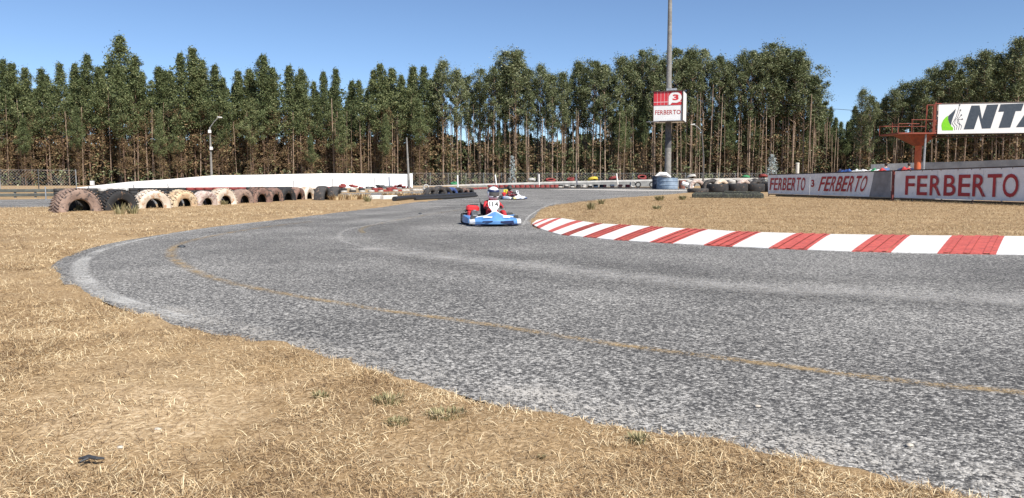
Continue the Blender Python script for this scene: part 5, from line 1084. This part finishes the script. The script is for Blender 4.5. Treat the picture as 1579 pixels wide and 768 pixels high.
def kart_driver(parent_loc, rz, sc, suit, helm, lb, dark=False):
    root = empty('person', parent_loc, rz, lb, 'person'); root.scale = (sc,) * 3
    J = [(0, .30, .20, .15), (0, .37, .38, .145), (0, .40, .56, .16), (0, .37, .67, .07), (0, .34, .73, .062),
         (-.17, .36, .60, .068), (-.255, .14, .47, .048), (-.16, -.10, .47, .036), (.17, .36, .60, .068), (.255, .14, .47, .048), (.16, -.10, .47, .038),
         (-.12, .20, .17, .10), (-.20, -.22, .36, .075), (-.19, -.60, .15, .05), (-.19, -.70, .17, .045), (.12, .20, .17, .10), (.20, -.22, .36, .075), (.19, -.60, .15, .05), (.19, -.70, .17, .045)]
    E = [(0, 1), (1, 2), (2, 3), (3, 4), (2, 5), (5, 6), (6, 7), (2, 8), (8, 9), (9, 10), (0, 11), (11, 12), (12, 13), (13, 14), (0, 15), (15, 16), (16, 17), (17, 18)]
    skin_body('body', J, E, suit, root)
    for s_ in (-1, 1):
        g = []; ed = []; px_, py_, pz_ = s_ * .16, -.12, .475
        g.append((px_, py_ + .02, pz_, .03)); g.append((px_, py_ - .03, pz_ + .01, .036)); ed.append((0, 1))
        for k in range(4):
            z_ = pz_ + .035 - k * .022; n0 = len(g); ln_ = [.9, 1, .95, .78][k]
            g += [(px_ + s_ * .012, py_ - .05, z_, .012), (px_ + s_ * .002, py_ - .05 - .028 * ln_, z_, .011), (px_ - s_ * .022, py_ - .05 - .03 * ln_, z_, .010)]; ed += [(1, n0), (n0, n0 + 1), (n0 + 1, n0 + 2)]
        n0 = len(g); g += [(px_ - s_ * .03, py_ - .02, pz_ + .035, .013), (px_ - s_ * .035, py_ - .05, pz_ + .045, .011)]; ed += [(1, n0), (n0, n0 + 1)]
        skin_body('glove', g, ed, M_BLACK, root, 1)
    for s_ in (-1, 1): mb = MB(); ellip(mb, (s_ * .19, -.70, .175), (.05, .12, .055), 12, 8); mb.build('shoe', M_BLACK, root, True)
    # helmet: open shell with face opening, visor and chin bar, looking slightly down and to the right
    hd = empty('helmet_pivot', (0, 0, 0)); COL.objects.unlink(hd); bpy.data.objects.remove(hd)
    c = Vector((0.03, .28, .855)); rot = Matrix.Rotation(R(12), 4, 'Z') @ Matrix.Rotation(R(8), 4, 'X')
    mb = MB(); ellip(mb, c, (.082, .095, .115), 18, 12, rot); hd = mb.build('head', M_SKIN, root, True)
    def shell(r0, cut, m, name, par, thick=.012):
        n, mm = 44, 30; bm = bmesh.new(); V_ = []
        for i in range(mm + 1):
            th = math.pi * i / mm; row = []
            for k in range(n):
                a = 2 * math.pi * k / n; d = Vector((math.sin(th) * math.cos(a), math.sin(th) * math.sin(a), math.cos(th)))
                p = Vector((d.x * r0[0], d.y * r0[1] * (1.08 if d.y > 0 else 1.0), d.z * r0[2])); 
                if d.z < -.2 and d.y < 0: p.y *= 1.06
                row.append((d, bm.verts.new(p)))
            V_.append(row)
        for i in range(mm):
            for k in range(n):
                q = [V_[i][k], V_[i + 1][k], V_[i + 1][(k + 1) % n], V_[i][(k + 1) % n]]; d = sum((x_[0] for x_ in q), Vector()) / 4; d.normalize()
                if cut(d): 
                    try: bm.faces.new([x_[1] for x_ in q])
                    except Exception: pass
        bmesh.ops.remove_doubles(bm, verts=bm.verts, dist=.0005); loose = [v_ for v_ in bm.verts if not v_.link_faces]; bmesh.ops.delete(bm, geom=loose, context='VERTS')
        bmesh.ops.recalc_face_normals(bm, faces=bm.faces); bmesh.ops.solidify(bm, geom=bm.faces[:] + bm.verts[:] + bm.edges[:], thickness=thick)
        bm.transform(Matrix.Translation(c) @ rot); me = bpy.data.meshes.new(name); bm.to_mesh(me); bm.free(); return link(name, me, m, par, True)
    face = lambda d: d.y < -.30 and -.32 < d.z < .36
    hl = shell((.172, .182, .195), lambda d: not face(d) and d.z > -.9, helm['shell'], 'helmet', root)
    shell((.168, .179, .190), lambda d: d.y < -.2 and -.38 < d.z < .40, helm['visor'], 'visor', hl, .004)
    shell((.1775, .1875, .2005), lambda d: .34 < d.z < .58 and d.y < .5, helm['stripe'], 'helmet_stripe', hl, .004)
    mb = MB(); mb.box(c + Vector((0, -.20, -.095)), (.10, .02, .03), bev=.008); mb.build('chin_vent', M_BLACK, hl)
    mb = MB(); mb.tube([(0, .34, .66), (0, .34, .74)], [.09, .085], 14); mb.build('neck_collar', suit, root, True)
    return root
# ================================================================== KARTS
M_KB = mat('blue_bodywork', (.12, .29, .58), (.085, .22, .48), rough=.35, scale=4, coat=.3, c3=(.25, .35, .5), c3p=.72)
M_KWH = mat('white_bodywork', (.75, .76, .78), (.66, .67, .70), rough=.35, coat=.3, scale=3)
M_KR2 = mat('red_bodywork', (.62, .035, .04), (.50, .025, .03), rough=.4, coat=.3, scale=3)
M_KY = mat('yellow_plate', (.75, .66, .04), (.66, .58, .04), rough=.45)
M_SLICK = mat('slick_rubber', (.028, .028, .030), (.05, .048, .045), rough=.7, scale=9)
M_ALU = mat('aluminium', (.5, .5, .5), (.36, .36, .36), rough=.4, metal=.8, scale=8)
M_NAVYP = mat('navy_graphic', (.02, .03, .09), rough=.4)
def kart(loc, rz, sc, lb, body, plate, corners, number, engine_red=True, pod=None):
    k = empty('go_kart', loc, rz, lb, 'go-kart'); k.scale = (sc,) * 3
    mb = MB(); mb.box((0, -.25, .05), (.60, 1.05, .012), bev=.004); mb.build('floor_tray', M_ALU, k)
    mb = MB()
    for s_ in (-1, 1):
        mb.tube([(s_ * .25, -.88, .07), (s_ * .33, -.5, .075), (s_ * .33, .1, .075), (s_ * .30, .62, .075)], .016, 8); mb.tube([(s_ * .33, -.52, .08), (s_ * .50, -.55, .12)], .016, 8)
        mb.tube([(s_ * .34, -.28, .09), (s_ * .58, -.25, .10), (s_ * .58, .22, .10), (s_ * .32, .26, .09)], .012, 8)
    mb.tube([(-.33, -.5, .075), (.33, -.5, .075)], .016, 8); mb.tube([(-.33, .2, .075), (.33, .2, .075)], .016, 8); mb.tube([(-.5, .74, .16), (.5, .74, .16)], .016, 8)
    mb.tube([(-.3, .62, .075), (-.3, .74, .16)], .014, 8); mb.tube([(.3, .62, .075), (.3, .74, .16)], .014, 8); mb.build('frame', M_DARKMET, k, True)
    mb = MB(); mb.tube([(-.56, .52, .14), (.56, .52, .14)], .02, 10); mb.build('rear_axle', M_ALU, k, True)
    for (x_, y_, r_, w_, st) in ((-.60, .52, .14, .21, 0), (.60, .52, .14, .21, 0), (-.555, -.55, .128, .13, -12), (.555, -.55, .128, .13, -12)):
        M = Matrix.Rotation(R(90), 4, 'Y'); h = w_ / 2; prof = [(r_ * .5, -h * .9), (r_ * .8, -h), (r_ * .96, -h * .85), (r_, -h * .55), (r_, h * .55), (r_ * .96, h * .85), (r_ * .8, h), (r_ * .5, h * .9)]
        mb = MB(); mb.lathe(prof, 26, M); w = mb.build('wheel', M_SLICK, k, True); w.location = (x_, y_, r_); w.rotation_euler = (0, 0, R(st))
        mb = MB(); mb.lathe([(r_ * .48, -h * 1.02), (r_ * .50, -h * 1.01), (r_ * .50, h * 1.01), (r_ * .48, h * 1.02), (r_ * .2, h * .95), (r_ * .2, -h * .95)], 16, M, closed=True); mb.lathe([(r_ * .22, -h * .9), (r_ * .22, h * .9)], 10, M); mb.build('rim', M_ALU, w, True)
    # nose fairing: lofted from x stations
    st_x = np.linspace(-.66, .66, 23); rows = []
    for x_ in st_x:
        e = abs(x_) / .66; yb = -1.0 + .30 * e ** 2.4; hh = .14 + .17 * max(0, 1 - e * 1.25) ** 1.0 + .02 * math.cos(e * 9)
        y2 = -.60 + .02 * e; 
        rows.append([(x_, yb + .10, .035), (x_, yb + .01, .06), (x_, yb, .11 + .02 * (1 - e)), (x_, yb + .04, .155 + .03 * (1 - e)), (x_, (yb + y2) / 2 + .04, (.16 + hh) / 2 + .03), (x_, y2, hh + .03), (x_, y2 + .015, hh), (x_, (yb + y2) / 2 + .05, (.14 + hh) / 2), (x_, yb + .07, .13), (x_, yb + .05, .10), (x_, yb + .10, .055)])
    mb = MB(); n = len(rows[0]); v = [p for r_ in rows for p in r_]; f = []; mi = []
    for i in range(len(rows) - 1):
        for j in range(n): f.append((i * n + j, i * n + (j + 1) % n, (i + 1) * n + (j + 1) % n, (i + 1) * n + j)); mi.append(1 if abs(st_x[i] + st_x[i + 1]) / 2 > .52 else 0)
    f.append(tuple(range(n))); f.append(tuple(range(len(v) - n, len(v)))); mi += [1, 1]
    mb.v, mb.f, mb.m = v, f, mi; mb.build('nose_fairing', [body, corners], k, True)
    mb = MB(); mb.tube([(r_[5][0], r_[5][1] - .004, r_[5][2] + .006) for r_ in rows[3:-3]], .014, 6); mb.build('nose_edge_highlight', M_KWH, k, True)  # highlight along the top edge of the nose, modelled as a white tube
    mb = MB(); mb.prism([(-.20, 0), (.02, -.01), (.05, .03), (-.16, .045)], (-.16, -.90, .215), (1, 0, 0), (0, .75, .66), (0, -.66, .75), .006); mb.prism([(.05, 0), (.24, -.01), (.22, .03), (.06, .045)], (.10, -.90, .215), (1, 0, 0), (0, .75, .66), (0, -.66, .75), .006); mb.build('nose_stickers', M_KWH, k)
    mb = MB()
    for t in (-1, 1): mb.prism([(.0, 0), (.26, .02), (.28, .05), (.02, .04)], (t * .13 if t > 0 else -.40, -.998 + .01, .095), (1, 0, 0), (0, -.05, 1), (0, -1, 0), .012)
    mb.build('nose_graphic', M_NAVYP if body is not M_KWH else M_KB, k)
    mb = MB(); mb.prism([(-.62, 0), (.62, 0), (.5, .03), (-.5, .03)], (0, -.93, .035), (1, 0, 0), (0, 0, 1), (0, 1, 0), .03); mb.build('nose_gap_shade', M_NAVYP, k)  # dark strip giving the gap under the nose its shade
    for s_ in (-1, 1):
        mb = MB(); P = []
        for (y_, zt_, xo) in ((-.36, .10, .50), (-.30, .19, .62), (-.05, .235, .68), (.20, .245, .70), (.31, .22, .69)):
            P.append([(s_ * .38, y_, .05), (s_ * xo, y_, .045), (s_ * (xo + .02), y_, .10), (s_ * xo, y_, zt_ - .02), (s_ * (xo - .04), y_, zt_), (s_ * .40, y_, zt_ - .03)])
        v = [p for r_ in P for p in r_]; n = 6; f = [(i * n + j, i * n + (j + 1) % n, (i + 1) * n + (j + 1) % n, (i + 1) * n + j) for i in range(4) for j in range(n)] + [tuple(range(n)), tuple(range(24, 30))]
        mb.add(v, f); mb.build('side_pod', pod or body, k, True)
    # number panel (kite with stem), leaning back
    pl = [(-.135, .0), (.135, .0), (.148, -.08), (.13, -.17), (.072, -.25), (.05, -.40), (-.05, -.40), (-.072, -.25), (-.13, -.17), (-.148, -.08)]
    ay = Vector((0, .32, .95)).normalized(); nn = Vector((0, -ay.z, ay.y)); o_ = Vector((0, -.42, .625))
    mb = MB(); mb.prism(pl, o_, (1, 0, 0), ay, nn, .012); mb.build('number_panel', plate, k)
    mb = MB(); letters(mb, number, lambda a, b: tuple(o_ + Vector((-.118 + a * .236, 0, 0)) + ay * (-.160 + b * .13) + nn * .017), off=.03, gap=.25); mb.build('race_number', M_BLACK, k)
    mb = MB()
    for s_ in (-1, 1): mb.prism([(s_ * .092, -.225), (s_ * .066, -.25), (s_ * .036, -.395), (s_ * .054, -.395)], o_ + nn * .013, (1, 0, 0), ay, nn, .004)
    mb.build('panel_stripe', M_NAVYP, k)
    mb = MB(); tor = []; cw = Vector((0, -.15, .475)); ax1 = Vector((1, 0, 0)); ax2 = Vector((0, -.5, .87)).normalized()
    mb.tube([cw + ax1 * .15 * math.cos(a) + ax2 * .15 * math.sin(a) for a in [2 * math.pi * i / 24 for i in range(25)]], .014, 8); 
    for a in (0, 2.1, 4.2): mb.tube([cw, cw + ax1 * .145 * math.cos(a) + ax2 * .145 * math.sin(a)], .009, 6)
    mb.build('steering_wheel', M_BLACK, k, True); mb = MB(); mb.tube([cw, (0, -.62, .12)], .012, 8); mb.tube([(-.12, -.58, .1), (0, -.5, .44), (.12, -.58, .1)], .010, 6); mb.build('steering_column', M_DARKMET, k, True)
    mb = MB(); S = [(0, -.02, .055), (0, .12, .045), (0, .30, .06), (0, .46, .16), (0, .54, .34), (0, .60, .50)]; rows = []
    for (a, b, c_) in S: rows.append([(w_, b - dz * .4, c_ + dz) for w_, dz in ((-.20, .16), (-.19, .06), (-.12, .0), (0, -.01), (.12, .0), (.19, .06), (.20, .16))])
    v = [p for r_ in rows for p in r_]; f = [(i * 7 + j, i * 7 + j + 1, (i + 1) * 7 + j + 1, (i + 1) * 7 + j) for i in range(5) for j in range(6)]
    mb.add(v, f); so = mb.build('seat', M_BLACK, k, True); q = so.modifiers.new('s', 'SOLIDIFY'); q.thickness = .012
    ex_ = -.38; mb = MB(); mb.box((ex_, .26, .16), (.17, .22, .16), bev=.02)
    for i in range(6): mb.box((ex_, .26, .25 + i * .018), (.18, .19, .007))
    mb.tube([(ex_, .26, .34), (ex_, .26, .37)], .04, 10); mb.build('engine', M_ALU, k)
    if engine_red:
        mb = MB(); mb.box((ex_ - .03, .42, .40), (.34, .22, .17), Matrix.Rotation(.1, 3, 'Y'), bev=.045); mb.build('airbox', M_KR2, k)
        mb = MB(); mb.box((ex_ - .13, .36, .24), (.10, .22, .22), bev=.03); mb.build('engine_cover', M_KR2, k)
        mb = MB(); mb.box((ex_ + .02, .42, .497), (.22, .12, .022), bev=.01); mb.tube([(ex_ - .24, .4, .33), (ex_ - .18, .4, .36)], .03, 8); mb.build('airbox_lid', M_BLACK, k)
    mb = MB(); mb.tube([(ex_ + .02, .14, .2), (ex_ + .05, .0, .16), (ex_ - .02, .3, .12), (ex_, .66, .13)], [.025, .03, .045, .03], 10); mb.build('exhaust', M_DARKMET, k, True)
    mb = MB(); mb.box((-.06, -.30, .13), (.20, .22, .17), bev=.03); mb.build('fuel_tank', M_KWH, k)
    mb = MB(); mb.box((.24, -.995, .10), (.34, .012, .05), Matrix.Rotation(.06, 3, 'Y'), bev=.004); mb.build('dark_decal', M_NAVYP, k)
    mb = MB(); mb.box((0, .77, .15), (1.22, .05, .15), bev=.02); mb.build('rear_bumper', M_BLACK, k)
    for s_ in (-1, 1): mb = MB(); mb.box((s_ * .19, -.76, .17), (.05, .03, .12), bev=.01); mb.build('pedal', M_ALU, k)
    return k
x, y = G(760, 349.0)
KZ = .014
k1 = kart((x - .08, y + .72, KZ), R(12), 1.05, 'blue nosed go-kart with white number panel 114 leaning into the bend in front', M_KB, M_KWH, M_KWH, '114')
kart_driver((x + .03, y + .75, KZ), R(14), .98, mat('red_race_suit', (.55, .03, .04), (.42, .025, .03), rough=.7, scale=4, c3=(.06, .05, .055), c3p=.60), {'shell': M_KWH, 'visor': mat('smoked_visor', (.05, .05, .055), (.10, .095, .09), rough=.12, scale=3), 'stripe': M_NAVYP}, 'racing driver in red overalls and big white helmet sitting in the leading blue kart')
x, y = G(790, 308.0)
k2 = kart((x, y + .3, KZ), R(50), .86, 'blue and white go-kart with yellow number plate following behind', M_KWH, M_KWH, mat('cream_bodywork', (.75, .70, .30), rough=.4), '3', pod=mat('light_blue_pod', (.12, .35, .75), (.7, .72, .75), rough=.4, scale=2.2))
mb = MB(); rp = Matrix.Rotation(R(-48), 3, 'Z'); mb.box((-.30, .36, .56), (.30, .02, .27), rp, bev=.006); mb.tube([(-.30, .37, .44), (-.28, .36, .2)], .012, 6); mb.build('rear_number_plate', M_KY, k2)
mb = MB(); pc = Vector((-.30, .36, .56)); letters(mb, '3', lambda a, b: tuple(pc + rp @ Vector((-.05 + a * .10, -.014, -.08 + b * .16))), off=.03); mb.build('plate_number', M_BLACK, k2)
kart_driver((x, y + .3, KZ), R(50), .84, mat('black_red_suit', (.05, .04, .045), (.30, .03, .04), rough=.7, scale=5), {'shell': M_BLACK, 'visor': MATS['smoked_visor'], 'stripe': M_DARKMET}, 'racing driver in dark overalls and black helmet sitting in the second kart')
def standing(px_, head_py, Y, z0, rz, shirt, lb, sc=1.0, armout=False):
    x_, zt_ = PZ(px_, head_py, Y); hgt = zt_ - z0; s = hgt / 1.75; root = empty('person', (x_, Y, z0), rz, lb, 'person'); root.scale = (s,) * 3
    J = [(0, 0, .96, .15), (0, 0, 1.15, .14), (0, 0, 1.36, .16), (0, 0, 1.48, .065), (0, -.01, 1.56, .055), (-.20, 0, 1.40, .07), (-.27, -.02, 1.14, .045), (-.24, -.12, .92, .033), (-.24, -.16, .86, .035), (.20, 0, 1.40, .07), (.27, -.02, 1.14, .045), (.24, -.12, .92, .033), (.24, -.16, .86, .035), (-.10, 0, .88, .10), (-.11, -.01, .48, .065), (-.11, .02, .08, .045), (-.12, -.14, .04, .04), (.10, 0, .88, .10), (.11, -.01, .48, .065), (.11, .02, .08, .045), (.12, -.14, .04, .04)]
    E = [(0, 1), (1, 2), (2, 3), (3, 4), (2, 5), (5, 6), (6, 7), (7, 8), (2, 9), (9, 10), (10, 11), (11, 12), (0, 13), (13, 14), (14, 15), (15, 16), (0, 17), (17, 18), (18, 19), (19, 20)]
    skin_body('body', J, E, M_SKIN, root)
    skin_body('shirt', [(0, 0, .95, .165), (0, 0, 1.15, .155), (0, 0, 1.36, .172), (0, 0, 1.45, .09), (-.21, 0, 1.40, .082), (-.27, -.02, 1.16, .06), (-.255, -.07, 1.02, .05), (.21, 0, 1.40, .082), (.27, -.02, 1.16, .06), (.255, -.07, 1.02, .05)], [(0, 1), (1, 2), (2, 3), (2, 4), (4, 5), (5, 6), (2, 7), (7, 8), (8, 9)], shirt, root)
    skin_body('trousers', [(0, 0, .93, .16), (-.10, 0, .86, .112), (-.11, -.01, .48, .078), (-.11, .02, .12, .062), (.10, 0, .86, .112), (.11, -.01, .48, .078), (.11, .02, .12, .062)], [(0, 1), (1, 2), (2, 3), (0, 4), (4, 5), (5, 6)], CN, root)
    mb = MB(); ellip(mb, (0, -.02, 1.635), (.078, .095, .115), 18, 12); mb.tube([(0, -.115, 1.65), (0, -.135, 1.62)], [.01, .018], 6)
    for s_ in (-1, 1): ellip(mb, (s_ * .08, -.01, 1.63), (.015, .025, .03), 8, 6)
    hd = mb.build('head', M_SKIN, root, True)
    mb = MB(); ellip(mb, (0, .012, 1.665), (.09, .10, .098), 18, 12); mb.build('hair', M_HAIR, hd, True)
    for s_ in (-1, 1):
        mb = MB(); ellip(mb, (s_ * .03, -.108, 1.645), (.011, .008, .008), 8, 6); mb.build('eye', M_BLACK, hd, True)
        g = [(s_ * .24, -.16, .86, .028), (s_ * .24, -.19, .81, .03)]; ed = [(0, 1)]
        for q in range(4): n0 = len(g); g += [(s_ * .24 + (q - 1.5) * .018, -.205, .775, .0095), (s_ * .24 + (q - 1.5) * .019, -.20, .735 + .01 * abs(q - 1.5), .008)]; ed += [(1, n0), (n0, n0 + 1)]
        n0 = len(g); g += [(s_ * .205, -.205, .82, .011), (s_ * .195, -.215, .79, .009)]; ed += [(0, n0), (n0, n0 + 1)]
        skin_body('hand', g, ed, M_SKIN, root, 1)
    return root
for px_, hp, sh, lb, rz_ in ((1366.5, 251.5, mat('denim_blue_shirt', (.10, .16, .32), (.07, .11, .24), rough=.8), 'dark haired spectator in a blue shirt behind the banner, left of two', 3.5), (1402, 251.5, CN, 'dark haired spectator in a navy top beside the orange column, right of two', 2.7)):
    p = bline(px_, 2.2); yy = p[1]; standing(px_, hp, yy + .0, .57, rz_, sh, lb)
# unused prototypes never stay in the scene
for kd in PROTO.values():
    for p in kd:
        if p.name not in USED:
            for c_ in KIDS.get(p.name, []): bpy.data.objects.remove(c_)
            bpy.data.objects.remove(p)
